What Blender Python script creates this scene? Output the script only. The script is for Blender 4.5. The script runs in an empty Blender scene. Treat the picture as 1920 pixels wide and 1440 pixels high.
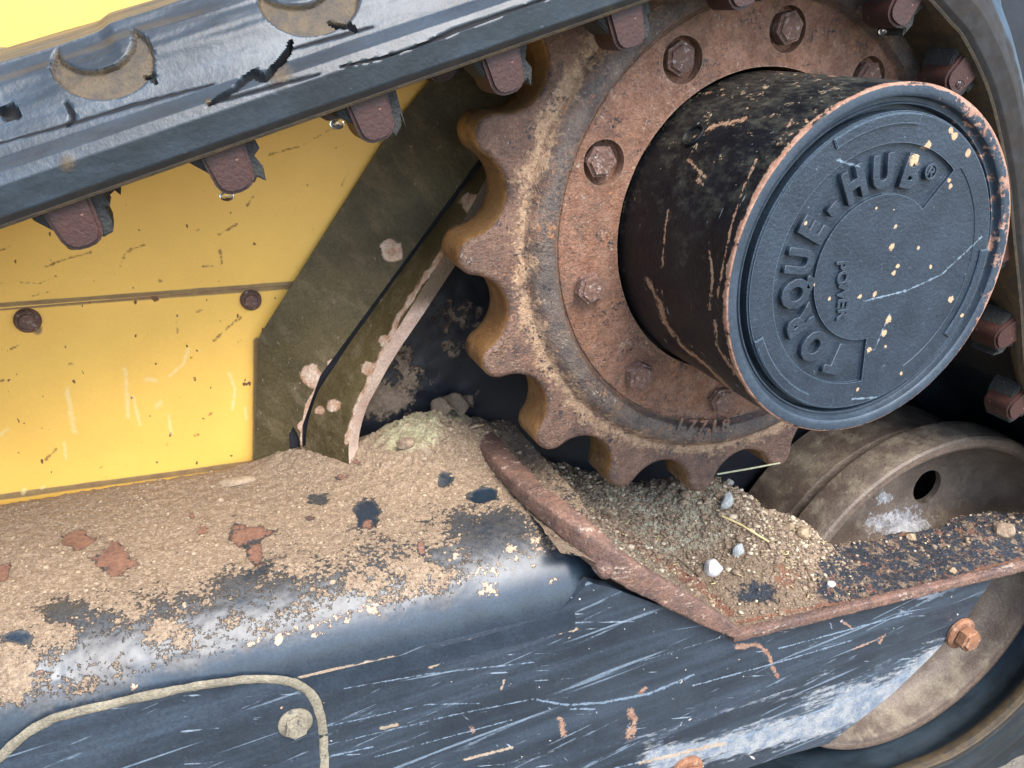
import bpy, bmesh, math, random
import numpy as np
from mathutils import Matrix, Vector
random.seed(7); RNG = np.random.default_rng(11)
SC = bpy.context.scene
COL = SC.collection
PI = math.pi
rad = math.radians

# ------------------------------------------------------------------ camera
# machine frame: X along the track, Y into the machine (axle direction), Z up; origin = centre of the hub face
F = 1600.0; D = 0.6
_n = np.array([258-960., 39-720., F]); _n /= np.linalg.norm(_n)
_dy = -570.; _dx = (F*F-681*_dy)/702
_X = np.array([_dx, _dy, F]); _X /= np.linalg.norm(_X)
_n -= _X*(_X@_n); _n /= np.linalg.norm(_n)
_Z = np.cross(_X, _n)
OC = np.array([(1643.6-960)/F, (505.6-720)/F, 1.])*D
B = np.array([_X, _n, _Z])
CAM = B@(-OC)

def PXL(w):                      # world points -> photo pixels
    w = np.atleast_2d(w); c = OC+w@B
    return np.stack([960+F*c[:, 0]/c[:, 2], 720+F*c[:, 1]/c[:, 2]], 1)

def P(px, py, **k):              # photo pixel on the plane x=, y= or z=
    r = B@np.array([(px-960)/F, (py-720)/F, 1.]); (ax, v), = k.items(); i = 'xyz'.index(ax)
    return CAM+r*(v-CAM[i])/r[i]

cd = bpy.data.cameras.new('camera'); cam = bpy.data.objects.new('camera', cd); COL.objects.link(cam)
cd.sensor_width = 36; cd.lens = 36*F/1920; cd.clip_start = .01; cd.clip_end = 2000
mr = B@np.array([1., 0, 0]); mu = B@np.array([0, -1., 0]); mb = B@np.array([0, 0, -1.])
cam.matrix_world = Matrix(((mr[0], mu[0], mb[0], CAM[0]), (mr[1], mu[1], mb[1], CAM[1]), (mr[2], mu[2], mb[2], CAM[2]), (0, 0, 0, 1)))
SC.camera = cam

# ------------------------------------------------------------------ light
SUN_EL, SUN_AZ = rad(55), rad(-80)      # azimuth of the direction towards the sun, measured from +X
sd = Vector((math.cos(SUN_EL)*math.cos(SUN_AZ), math.cos(SUN_EL)*math.sin(SUN_AZ), math.sin(SUN_EL)))
W = bpy.data.worlds.new('World'); SC.world = W; W.use_nodes = True
wn = W.node_tree; bg = wn.nodes['Background']; sky = wn.nodes.new('ShaderNodeTexSky')
sky.sky_type = 'NISHITA'; sky.sun_disc = False; sky.sun_elevation = SUN_EL
sky.sun_rotation = math.atan2(sd.x, sd.y); sky.air_density = 1.0; sky.dust_density = 1.2; sky.ozone_density = 1.6
wn.links.new(sky.outputs[0], bg.inputs[0]); bg.inputs[1].default_value = .15
sl = bpy.data.lights.new('sun', 'SUN'); so = bpy.data.objects.new('sun', sl); COL.objects.link(so)
sl.energy = 2.0; sl.angle = rad(40); sl.color = (1, .96, .90)
so.rotation_euler = sd.to_track_quat('Z', 'Y').to_euler()
SC.view_settings.view_transform = 'Standard'; SC.view_settings.look = 'None'
SC.view_settings.exposure = 1.85; SC.view_settings.gamma = 1

# ------------------------------------------------------------------ noise (numpy)
def _h(ix, iy, iz, s):
    n = (ix*374761393+iy*668265263+iz*2147483647+s*1274126177) & 0xffffffff
    n = ((n ^ (n >> 13))*1274126177) & 0xffffffff
    return ((n ^ (n >> 16)) & 0xffffff)/float(0xffffff)
def vnoise(p, sc, seed=0):
    q = np.asarray(p)*sc+100.; i = np.floor(q).astype(np.int64); f = q-i; f = f*f*(3-2*f); r = 0
    for a in (0, 1):
        for b in (0, 1):
            for c in (0, 1):
                w = (f[:, 0] if a else 1-f[:, 0])*(f[:, 1] if b else 1-f[:, 1])*(f[:, 2] if c else 1-f[:, 2])
                r = r+w*_h(i[:, 0]+a, i[:, 1]+b, i[:, 2]+c, seed)
    return r
def fbm(p, sc, o=4, seed=0, g=.5):
    r = 0; a = 1; t = 0
    for k in range(o): r = r+a*vnoise(p, sc*2**k, seed+k); t += a; a *= g
    return r/t
def sst(a, b, x): t = np.clip((x-a)/(b-a), 0, 1); return t*t*(3-2*t)
def polydist(q, pts):            # distance of 2-D points to a polyline, and position along it
    best = np.full(len(q), 1e9); par = np.zeros(len(q)); pts = np.array(pts, float); n = len(pts)-1
    for k in range(n):
        a, b = pts[k], pts[k+1]; d = b-a; t = np.clip(((q-a)@d)/(d@d), 0, 1)
        e = np.hypot(*(q-a-t[:, None]*d).T); m = e < best; best[m] = e[m]; par[m] = (k+t[m])/n
    return best, par

# ------------------------------------------------------------------ materials
class MB:
    def __init__(s, name):
        s.m = bpy.data.materials.new(name); s.m.use_nodes = True; s.t = s.m.node_tree
        s.b = s.t.nodes['Principled BSDF']; s.co = s.n('ShaderNodeTexCoord').outputs['Object']
    def n(s, typ, **k):
        x = s.t.nodes.new(typ)
        for a, v in k.items(): setattr(x, a, v)
        return x
    def set(s, inp, v):
        if hasattr(v, 'links') or isinstance(v, bpy.types.NodeSocket): s.t.links.new(v, inp)
        elif isinstance(v, tuple) and len(v) == 3: inp.default_value = (*v, 1) if len(inp.default_value) == 4 else v
        else: inp.default_value = v
    def math(s, op, a, b=0., c=None, clamp=False):
        x = s.n('ShaderNodeMath', operation=op, use_clamp=clamp); s.set(x.inputs[0], a); s.set(x.inputs[1], b)
        if c is not None: s.set(x.inputs[2], c)
        return x.outputs[0]
    def noise(s, scale, detail=4, rough=.6, stretch=None, rot=None, off=0., dist=0.):
        v = s.co
        if stretch or rot or off:
            m = s.n('ShaderNodeMapping'); s.t.links.new(v, m.inputs[0])
            if stretch: m.inputs['Scale'].default_value = stretch
            m.inputs['Location'].default_value = (off, off*.7, off*1.3)
            v = m.outputs[0]
            if rot:
                m.vector_type = 'POINT'; m.inputs['Scale'].default_value = (1, 1, 1); m.inputs['Rotation'].default_value = rot
                m2 = s.n('ShaderNodeMapping'); m2.inputs['Scale'].default_value = stretch or (1, 1, 1); s.t.links.new(v, m2.inputs[0]); v = m2.outputs[0]
        x = s.n('ShaderNodeTexNoise'); s.t.links.new(v, x.inputs['Vector'])
        x.inputs['Scale'].default_value = scale; x.inputs['Detail'].default_value = detail; x.inputs['Roughness'].default_value = rough
        x.inputs['Distortion'].default_value = dist
        return x.outputs[0]
    def attr(s, name): x = s.n('ShaderNodeAttribute'); x.attribute_name = name; return x.outputs['Fac']
    def up(s): g = s.n('ShaderNodeNewGeometry'); x = s.n('ShaderNodeSeparateXYZ'); s.t.links.new(g.outputs['Normal'], x.inputs[0]); return x.outputs[2]
    def radius(s, cx=0., cz=0.):
        x = s.n('ShaderNodeSeparateXYZ'); s.t.links.new(s.co, x.inputs[0])
        a = s.math('SUBTRACT', x.outputs[0], cx); b = s.math('SUBTRACT', x.outputs[2], cz)
        return s.math('SQRT', s.math('ADD', s.math('MULTIPLY', a, a), s.math('MULTIPLY', b, b)))
    def axis(s, i): x = s.n('ShaderNodeSeparateXYZ'); s.t.links.new(s.co, x.inputs[0]); return x.outputs[i]
    def edge(s, r, k):
        x = s.n('ShaderNodeBevel'); x.samples = 4; x.inputs[0].default_value = r; g = s.n('ShaderNodeNewGeometry'); d = s.n('ShaderNodeVectorMath', operation='DOT_PRODUCT')
        s.t.links.new(x.outputs[0], d.inputs[0]); s.t.links.new(g.outputs['Normal'], d.inputs[1]); return s.math('MULTIPLY', s.math('SUBTRACT', 1., d.outputs['Value']), k)
    def ramp(s, v, lo, hi):
        x = s.n('ShaderNodeMapRange'); x.interpolation_type = 'SMOOTHSTEP'; s.set(x.inputs[0], v); x.inputs[1].default_value = lo; x.inputs[2].default_value = hi
        return x.outputs[0]
    def mix(s, f, a, b):
        x = s.n('ShaderNodeMix'); x.data_type = 'RGBA'; s.set(x.inputs[0], f); s.set(x.inputs[6], a); s.set(x.inputs[7], b); return x.outputs[2]
    def mixf(s, f, a, b):
        x = s.n('ShaderNodeMix'); x.data_type = 'FLOAT'; s.set(x.inputs[0], f); s.set(x.inputs[2], a); s.set(x.inputs[3], b); return x.outputs[0]

def weather(name, c1, c2, csc=40, rough=(.4, .6), metal=0., layers=(), bump=.0006, bsc=400, bdet=5, spec=.5, coat=0., grit=.5, gsc=480):
    """base paint mixed from two colours, then layers: dict(src, nsc, amp, thr, w, c1, c2, csc, rough, h, stretch, rot, metal)"""
    s = MB(name)
    col = s.mix(s.ramp(s.noise(csc, 6, .65), .3, .7), c1, c2)
    ro = s.mixf(s.noise(csc*2.3, 4, .6, off=3.), rough[0], rough[1]); me = metal
    hgt = s.math('MULTIPLY', s.noise(bsc, bdet, .65), bump)
    for i, L in enumerate(layers):
        src = L.get('src', 0.)
        if isinstance(src, str): src = s.attr(src)
        elif callable(src): src = src(s)
        nz = s.noise(L.get('nsc', 60), L.get('det', 6), L.get('nr', .65), stretch=L.get('stretch'), rot=L.get('rot'), off=1.7*(i+1), dist=L.get('dist', 0.))
        v = s.math('ADD', src, s.math('MULTIPLY', s.math('SUBTRACT', nz, .5), L.get('amp', 1.)))
        if 'nsc2' in L:
            nz2 = s.noise(L['nsc2'], 5, .65, off=5.3+i, stretch=L.get('stretch2'))
            v = s.math('ADD', v, s.math('MULTIPLY', s.math('SUBTRACT', nz2, .5), L.get('amp2', 1.)))
        t, w = L.get('thr', .5), L.get('w', .03)
        m = s.ramp(v, t-w, t+w)
        if 'op' in L: m = s.math('MULTIPLY', m, L['op'])
        lc = s.mix(s.ramp(s.noise(L.get('csc', 90), 6, .7, off=9.+i), .32, .68), L['c1'], L.get('c2', L['c1']))
        col = s.mix(m, col, lc); ro = s.mixf(m, ro, L.get('rough', .85))
        me = s.mixf(m, me, L.get('metal', 0.))
        if L.get('h'): hgt = s.math('ADD', hgt, s.math('MULTIPLY', m, L['h']))
        if L.get('hn'): hgt = s.math('ADD', hgt, s.math('MULTIPLY', s.math('MULTIPLY', m, s.noise(L.get('hsc', 500), 5, .7, off=2.)), L['hn']))
    if grit:
        gz = s.n('ShaderNodeMapRange'); s.set(gz.inputs[0], s.noise(gsc, 9, .8, off=4.4)); gz.inputs[1].default_value = .3; gz.inputs[2].default_value = .7; gz.inputs[3].default_value = 1-grit; gz.inputs[4].default_value = 1+grit*.8
        vm = s.n('ShaderNodeVectorMath', operation='SCALE'); s.set(vm.inputs[0], col); s.t.links.new(gz.outputs[0], vm.inputs['Scale']); col = vm.outputs[0]
    s.set(s.b.inputs['Base Color'], col); s.set(s.b.inputs['Roughness'], ro); s.set(s.b.inputs['Metallic'], me)
    s.b.inputs['Specular IOR Level'].default_value = spec
    if coat: s.b.inputs['Coat Weight'].default_value = coat; s.b.inputs['Coat Roughness'].default_value = .32
    bp = s.n('ShaderNodeBump'); bp.inputs['Strength'].default_value = 1.; bp.inputs['Distance'].default_value = 1.
    s.t.links.new(hgt, bp.inputs['Height']); s.t.links.new(bp.outputs[0], s.b.inputs['Normal'])
    return s.m

BLK = (.016, .022, .032); BLK2 = (.035, .046, .062)
RUST = (.20, .075, .035); RUST2 = (.34, .16, .085); RUSTD = (.075, .035, .026)
CLAY = (.36, .235, .135); CLAY2 = (.52, .37, .235)
PINK = (.50, .27, .20); CREAM = (.62, .50, .34)
BLUEG = (.10, .14, .19); STEEL = (.55, .56, .56)

def hub_r(a, b, k=1.): return lambda s: s.math('MULTIPLY', s.ramp(s.radius(), a, b), k)

M = {}
CHIPS = [(1643, 391, 3), (1676, 393, 2.5), (1680, 425, 4), (1672, 463, 6), (1722, 465, 3.5), (1676, 512, 5), (1684, 499, 4.5), (1745, 500, 3.5), (1783, 562, 6), (1665, 600, 7), (1658, 625, 6), (1630, 655, 6), (1660, 650, 3.5), (1740, 275, 8), (1712, 300, 10), (1790, 255, 6), (1783, 245, 5), (1815, 287, 6), (1782, 350, 5), (1780, 338, 4), (1608, 730, 4), (1508, 418, 3.5), (1525, 535, 4), (1555, 560, 3), (1640, 552, 5), (1612, 556, 4), (1800, 590, 4), (1690, 700, 4)]
SCR = [((1620, 565), (1700, 545)), ((1700, 545), (1765, 515)), ((1765, 515), (1840, 445)), ((1570, 300), (1610, 312)), ((1640, 655), (1668, 590)), ((1600, 748), (1700, 742))]
def cap_spots(s):
    out = None
    for px, py, r in CHIPS:
        c = P(px, py, y=.0016); v = s.math('SUBTRACT', 1., s.math('MULTIPLY', s.radius(c[0], c[2]), .5/(r*.00042))); out = v if out is None else s.math('MAXIMUM', out, v)
    return out
def cap_scratch(s):
    out = None; x, z = s.axis(0), s.axis(2)
    for a, b in SCR:
        a = P(*a, y=.0016); b = P(*b, y=.0016); dx, dz = b[0]-a[0], b[2]-a[2]; L = math.hypot(dx, dz); mx, mz = (a[0]+b[0])/2, (a[2]+b[2])/2
        u = s.math('ADD', s.math('MULTIPLY', s.math('SUBTRACT', x, mx), dx/L), s.math('MULTIPLY', s.math('SUBTRACT', z, mz), dz/L)); w = s.math('SUBTRACT', s.math('MULTIPLY', s.math('SUBTRACT', x, mx), -dz/L), s.math('MULTIPLY', s.math('SUBTRACT', mz, z), dx/L))
        d = s.math('MAXIMUM', s.math('ABSOLUTE', w), s.math('SUBTRACT', s.math('ABSOLUTE', u), L/2)); v = s.math('SUBTRACT', 1., s.math('MULTIPLY', d, .5/.0011)); out = v if out is None else s.math('MAXIMUM', out, v)
    return out
M['yellow'] = weather('yellow paint', (.86, .50, .095), (.80, .455, .085), 14, (.38, .55), layers=[
    dict(nsc=9, amp=.8, thr=.78, w=.3, c1=(.50, .33, .09), rough=.6, op=.55),
    dict(src='grime', nsc=30, amp=.5, thr=.5, w=.2, c1=(.22, .13, .06), c2=(.30, .19, .07), rough=.8),
    dict(nsc=170, amp=1., thr=.225, w=.01, nr=.4, stretch=(1, 1, .6), c1=(.16, .07, .03), rough=.8),
    dict(nsc=95, amp=1., thr=.26, w=.012, nr=.5, stretch=(1.4, 1, .35), c1=(.85, .78, .55), rough=.5, op=.7),
    dict(src='mark', nsc=160, amp=2.2, nsc2=500, amp2=1.2, thr=.75, w=.3, c1=(.22, .09, .03), rough=.8, op=.85),
    dict(src='pale', nsc=260, amp=1.8, thr=.6, w=.4, c1=(.80, .62, .28), rough=.6, op=.6)], bump=.00025, bsc=60, bdet=3, grit=.06)
M['plate_brown'] = weather('dirt coated dark plate', (.046, .034, .014), (.100, .074, .031), 12, (.34, .55), layers=[
    dict(nsc=60, amp=1., thr=.1, w=.15, c1=(.17, .125, .072), rough=.9, stretch=(1, 1, .35), rot=(0, rad(40), 0), op=.7),
    dict(nsc=240, amp=1., thr=.17, w=.03, c1=(.28, .21, .14), rough=.9, stretch=(1, 1, .5), op=.8),
    dict(src='rust', nsc=60, amp=.7, thr=.5, w=.05, c1=(.34, .18, .10), c2=(.55, .42, .32), rough=.8, h=.0004)], bump=.0007, bsc=260, spec=.18)
M['edge_pink'] = weather('bare rusty plate edge', (.60, .46, .36), (.42, .27, .21), 26, (.5, .8), layers=[
    dict(nsc=420, amp=1., thr=.15, w=.03, c1=(.22, .09, .06), rough=.9),
    dict(src='fade', nsc=90, amp=.5, thr=.6, w=.25, c1=(.11, .08, .05), c2=(.16, .10, .06), rough=.9)], bump=.0006, bsc=500)
M['black_clay'] = weather('black frame with clay smears', (.004, .005, .008), (.009, .011, .017), 30, (.4, .6), layers=[
    dict(src='dirt', nsc=42, amp=1.9, nsc2=230, amp2=.9, thr=.5, w=.1, c1=(.12, .085, .06), c2=(.21, .155, .11), rough=.95, h=.0008, hn=.001)], bump=.0003)
M['beam_top'] = weather('black paint under clay', (.010, .018, .028), (.020, .033, .048), 30, (.30, .42), layers=[
    dict(src='rust', nsc=130, amp=1.3, nsc2=420, amp2=.8, thr=.5, w=.12, c1=(.21, .10, .058), c2=(.14, .065, .043), rough=.8, hn=.0006, h=.0004),
    dict(src=lambda s: s.math('SUBTRACT', s.attr('dirt'), s.math('MULTIPLY', s.attr('rust'), .6)), nsc=45, amp=1.2, nsc2=300, amp2=.9, thr=.42, w=.25, c1=(.17, .13, .085), c2=(.12, .095, .065), rough=.7, op=.28),
    dict(src='dirt', nsc=75, amp=1.1, nsc2=330, amp2=1.5, thr=.5, w=.07, c1=(.235, .155, .094), c2=(.385, .275, .175), csc=260, rough=.97, h=.0009, hn=.0026, hsc=650),
    dict(src='olive', nsc=80, amp=.8, thr=.5, w=.12, c1=(.40, .345, .19), c2=(.58, .51, .31), csc=300, rough=.98, hn=.002),
    dict(src='chip', nsc=240, amp=1.5, nsc2=60, amp2=.6, thr=.62, w=.03, c1=(.44, .33, .22), c2=(.42, .25, .16), csc=120, rough=.9, h=.0006)], bump=.00012, bsc=120, spec=.6, coat=.10, grit=.7)
M['side'] = weather('scratched black side plate', (.014, .020, .028), (.028, .038, .050), 12, (.28, .42), layers=[
    dict(nsc=26, amp=1., thr=.06, w=.16, c1=(.07, .10, .135), rough=.4, stretch=(.10, 1, 1.6), rot=(0, rad(4), 0), op=.45),
    dict(nsc=120, amp=1.1, thr=.20, w=.03, c1=(.22, .28, .34), rough=.45, stretch=(.035, 1, 1.5), rot=(0, rad(6), 0), op=.5, nr=.4),
    dict(nsc=160, amp=1.1, thr=.27, w=.03, c1=(.30, .37, .44), rough=.45, stretch=(.05, 1, 1.3), rot=(0, rad(-6), 0), op=.5, nr=.4),
    dict(nsc=150, amp=1., thr=.27, w=.02, c1=(.35, .42, .50), rough=.5, stretch=(1.2, 1, .18), rot=(0, rad(35), 0), op=.7, nr=.4),
    dict(nsc=260, amp=1., nsc2=40, amp2=.5, thr=.20, w=.04, c1=(.17, .215, .26), rough=.45, stretch=(.03, 1, 1), rot=(0, rad(12), 0), op=.6, nr=.4),
    dict(nsc=300, amp=1., nsc2=40, amp2=.5, thr=.225, w=.03, c1=(.26, .31, .36), rough=.45, stretch=(.06, 1, 1), rot=(0, rad(-14), 0), op=.7, nr=.4),
    dict(nsc=420, amp=1., thr=.2, w=.04, c1=(.16, .20, .24), rough=.45, op=.7),
    dict(src='wear_sheen', nsc=120, amp=1.2, nsc2=300, amp2=.8, thr=.5, w=.12, c1=(.31, .31, .30), c2=(.12, .155, .20), rough=.42, stretch=(.12, 1, 1), stretch2=(.3, 1, 1), csc=60),  # scraped steel, whitened to carry a painted sheen
    dict(nsc=120, amp=1., thr=.255, w=.015, c1=RUST2, c2=(.62, .42, .28), rough=.85, stretch=(.8, 1, .8), nr=.45),
    dict(nsc=230, amp=1., nsc2=60, amp2=.4, thr=.27, w=.02, c1=(.50, .42, .32), c2=(.36, .40, .44), rough=.7, stretch=(.6, 1, 1), rot=(0, rad(-50), 0), nr=.4),
    dict(src='rust', nsc=140, amp=2.0, nsc2=420, amp2=1.6, thr=.68, w=.1, c1=(.24, .11, .065), c2=(.36, .22, .14), rough=.8, op=.85),
    dict(src='pale', nsc=120, amp=1.4, nsc2=380, amp2=1.5, thr=.7, w=.2, c1=(.20, .26, .32), rough=.42, op=.75),
    dict(src='tan', nsc=130, amp=1.3, nsc2=380, amp2=1.1, thr=.6, w=.15, c1=(.40, .31, .21), c2=(.32, .22, .14), rough=.9, op=.85)], bump=.00025, bsc=90)
M['lip'] = weather('rusted lip', (.21, .11, .072), (.10, .058, .045), 45, (.55, .8), layers=[
    dict(nsc=55, amp=1., nsc2=220, amp2=.5, thr=.16, w=.04, c1=(.022, .026, .036), c2=(.06, .06, .07), rough=.5, stretch=(.6, 1, 1), h=.0004),
    dict(nsc=90, amp=1., nsc2=300, amp2=.6, thr=.16, w=.1, c1=(.42, .30, .21), c2=(.48, .40, .32), rough=.9, stretch=(.4, 1, 1.6)),
    dict(nsc=70, amp=1., nsc2=240, amp2=.6, thr=.24, w=.05, c1=(.34, .15, .07), rough=.9),
    dict(nsc=300, amp=1., thr=.22, w=.02, c1=(.72, .68, .60), rough=.8)], bump=.0022, bsc=300, grit=.7)
SOILC = [(.18, .12, .075), (.28, .20, .13)]
M['soil'] = weather('soil in the trough', SOILC[0], SOILC[1], 240, (.95, 1.), layers=[
    dict(src='olive', nsc=60, amp=.9, thr=.5, w=.2, c1=(.33, .30, .20), c2=(.46, .42, .30), csc=320, rough=.98),
    dict(src='bare', nsc=90, amp=1.1, nsc2=300, amp2=.6, thr=.5, w=.05, c1=(.018, .022, .030), c2=(.036, .042, .052), csc=60, rough=.4, h=-.001),
    dict(src='rust', nsc=90, amp=1.1, nsc2=300, amp2=.5, thr=.5, w=.05, c1=(.30, .13, .065), c2=(.20, .09, .055), rough=.85, h=-.0006),
    dict(nsc=330, amp=1., thr=.2, w=.05, c1=(.075, .050, .034), rough=1., op=.85),
    dict(nsc=420, amp=1., thr=.235, w=.03, c1=(.66, .54, .38), rough=.95)], bump=.0045, bsc=420, grit=.75)
M['crumb'] = weather('soil crumbs', (.17, .115, .075), (.33, .24, .16), 130, (.95, 1.), bump=.001, bsc=700)
M['crumb_clay'] = weather('clay crumbs', (.29, .21, .135), (.40, .30, .20), 130, (.9, 1.), bump=.001, bsc=700)
M['crumb_pale'] = weather('pale sand crumbs', (.42, .33, .22), (.54, .46, .33), 130, (.9, 1.), bump=.001, bsc=700)
M['sprocket'] = weather('rusty cast sprocket', (.095, .050, .034), (.23, .130, .085), 20, (.5, .75), metal=.1, layers=[
    dict(nsc=60, amp=1., thr=.06, w=.12, c1=(.06, .036, .030), c2=(.10, .058, .045), rough=.5, csc=150),
    dict(src=lambda s: s.math('SUBTRACT', .42, s.math('ABSOLUTE', s.math('MULTIPLY', s.math('SUBTRACT', s.radius(), .191), 26.))), nsc=70, amp=1., nsc2=300, amp2=.4, thr=.17, w=.14, c1=(.055, .052, .052), c2=(.17, .135, .105), csc=90, rough=.6, op=.75),
    dict(src=lambda s: s.math('MULTIPLY', s.ramp(s.radius(), .183, .177), .3), nsc=35, amp=1., nsc2=200, amp2=.5, thr=.20, w=.12, c1=(.19, .085, .047), c2=(.29, .155, .10), csc=70, rough=.85),
    dict(src=lambda s: s.math('SUBTRACT', .36, s.math('ABSOLUTE', s.math('MULTIPLY', s.math('SUBTRACT', s.radius(), .209), 26.))), nsc=60, amp=1., nsc2=260, amp2=.7, thr=.22, w=.12, c1=(.46, .31, .19), c2=(.30, .175, .10), csc=160, rough=.85, h=.0004),
    dict(nsc=60, amp=1., nsc2=420, amp2=1.2, thr=.25, w=.08, c1=(.44, .34, .25), c2=(.28, .21, .16), rough=.8),
    dict(nsc=45, amp=1., nsc2=330, amp2=1.3, thr=.19, w=.08, c1=(.022, .022, .027), c2=(.05, .035, .03), rough=.6),
    dict(nsc=50, amp=1., nsc2=300, amp2=1.2, thr=.22, w=.08, c1=(.34, .14, .06), c2=(.32, .17, .09), rough=.85),
    dict(src=hub_r(.214, .232, .3), nsc=80, amp=1., thr=.34, w=.08, c1=(.13, .070, .044), c2=(.24, .155, .11), rough=.3, metal=.5, csc=200),
    dict(nsc=300, amp=1., thr=.26, w=.015, c1=(.80, .76, .74), rough=.3, metal=.3),
    dict(src=lambda s: s.edge(.0016, 3.), nsc=90, amp=.8, nsc2=400, amp2=.8, thr=.55, w=.25, c1=(.46, .33, .22), c2=(.34, .22, .14), rough=.6, op=.7)], bump=.0020, bsc=480, grit=.55)
M['tooth_wall'] = weather('ochre worn tooth flank', (.24, .12, .045), (.34, .20, .09), 22, (.20, .42), metal=.45, layers=[
    dict(nsc=40, amp=1., nsc2=200, amp2=.5, thr=.12, w=.12, c1=(.10, .045, .022), c2=(.16, .08, .04), rough=.35, metal=.3),
    dict(nsc=90, amp=1., thr=.14, w=.06, c1=(.11, .055, .026), rough=.6, stretch=(1, .3, 1)),
    dict(nsc=200, amp=1., thr=.17, w=.03, c1=(.45, .31, .16), rough=.8)], bump=.0009, bsc=230)
M['bolt'] = weather('rusty bolt', (.20, .105, .072), (.13, .07, .05), 90, (.6, .8), layers=[
    dict(nsc=230, amp=1., nsc2=600, amp2=.6, thr=.14, w=.1, c1=(.50, .42, .38), c2=(.33, .22, .17), rough=.6)], bump=.0030, bsc=260)
M['bolt_orange'] = weather('orange rusty flange bolt', (.27, .12, .055), (.17, .075, .04), 60, (.65, .85), layers=[
    dict(nsc=110, amp=1., thr=.12, w=.1, c1=(.46, .28, .18), rough=.8)], bump=.0009, bsc=350)
M['hub_side'] = weather('scuffed black hub side', (.004, .0045, .006), (.009, .010, .012), 25, (.24, .4), layers=[
    dict(src=lambda s: s.math('MULTIPLY', s.up(), .16), nsc=60, amp=.8, nsc2=240, amp2=.8, thr=.17, w=.16, c1=(.045, .045, .034), c2=(.085, .08, .058), rough=.55, op=.55, stretch=(1, .5, .6), stretch2=(1, .4, .6)),  # grey-green reflection painted along the top of the barrel
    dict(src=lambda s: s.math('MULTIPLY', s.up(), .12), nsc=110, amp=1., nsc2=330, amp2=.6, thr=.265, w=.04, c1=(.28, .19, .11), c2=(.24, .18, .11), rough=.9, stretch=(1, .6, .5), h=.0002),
    dict(nsc=70, amp=1., nsc2=300, amp2=.25, thr=.215, w=.02, c1=(.28, .13, .07), c2=(.36, .22, .13), rough=.85, stretch=(1.5, 1.2, .12), nr=.45),
    dict(nsc=130, amp=1., nsc2=400, amp2=.6, thr=.31, w=.03, c1=(.34, .22, .13), c2=(.30, .13, .07), rough=.85),
    dict(nsc=170, amp=1., thr=.22, w=.015, c1=(.14, .16, .17), rough=.5, stretch=(1, 1.2, .14), nr=.45),
    dict(src='mark', nsc=160, amp=2.0, nsc2=420, amp2=1.6, thr=.72, w=.12, c1=(.26, .13, .075), c2=(.30, .195, .12), rough=.85),
    dict(src=lambda s: s.math('MULTIPLY', s.ramp(s.axis(1), .010, .001), .55), nsc=80, amp=1., nsc2=260, amp2=.5, thr=.46, w=.06, c1=(.25, .12, .075), c2=(.34, .20, .135), rough=.8)], bump=.0007, bsc=260, spec=.18)
M['hub_face'] = weather('scuffed blue black hub cap', (.012, .020, .030), (.022, .035, .050), 30, (.34, .48), layers=[
    dict(nsc=260, amp=1., thr=.17, w=.07, c1=(.075, .11, .145), rough=.5, op=.5),
    dict(nsc=150, amp=1., nsc2=400, amp2=.6, thr=.27, w=.05, c1=(.27, .35, .41), rough=.6, stretch=(1, 1, .6), rot=(0, rad(-40), 0), op=.8),
    dict(nsc=80, amp=1., nsc2=300, amp2=.6, thr=.315, w=.03, c1=(.55, .37, .21), c2=(.60, .34, .20), rough=.85, h=.0003),
    dict(src=cap_scratch, nsc=160, amp=1.6, nsc2=420, amp2=1.6, thr=.8, w=.2, c1=(.15, .20, .24), rough=.6),
    dict(src=cap_spots, nsc=170, amp=1.2, nsc2=480, amp2=.9, thr=.55, w=.08, c1=(.48, .32, .18), c2=(.42, .26, .15), rough=.85, h=.0002),
    dict(src=lambda s: s.edge(.0009, 4.5), nsc=160, amp=.5, nsc2=500, amp2=.5, thr=.5, w=.25, c1=(.15, .21, .27), rough=.4, op=.7)], bump=.0006, bsc=420)  # last layer paints light blue highlights along letter and recess edges
M['hub_rim'] = weather('chipped hub rim', (.020, .032, .046), (.034, .050, .068), 40, (.42, .56), layers=[
    dict(src=lambda s: s.math('ADD', s.math('MULTIPLY', s.ramp(s.radius(), .1212, .1242), .42), s.math('MULTIPLY', s.ramp(s.math('ADD', s.axis(0), s.math('MULTIPLY', s.axis(2), .5)), .01, .12), .42)), nsc=75, amp=1., nsc2=220, amp2=.8, thr=.5, w=.05, c1=(.27, .13, .085), c2=(.38, .23, .16), rough=.8, h=-.0003),
    dict(nsc=260, amp=1., thr=.27, w=.02, c1=(.33, .42, .48), rough=.6)], bump=.0004, bsc=400)
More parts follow.
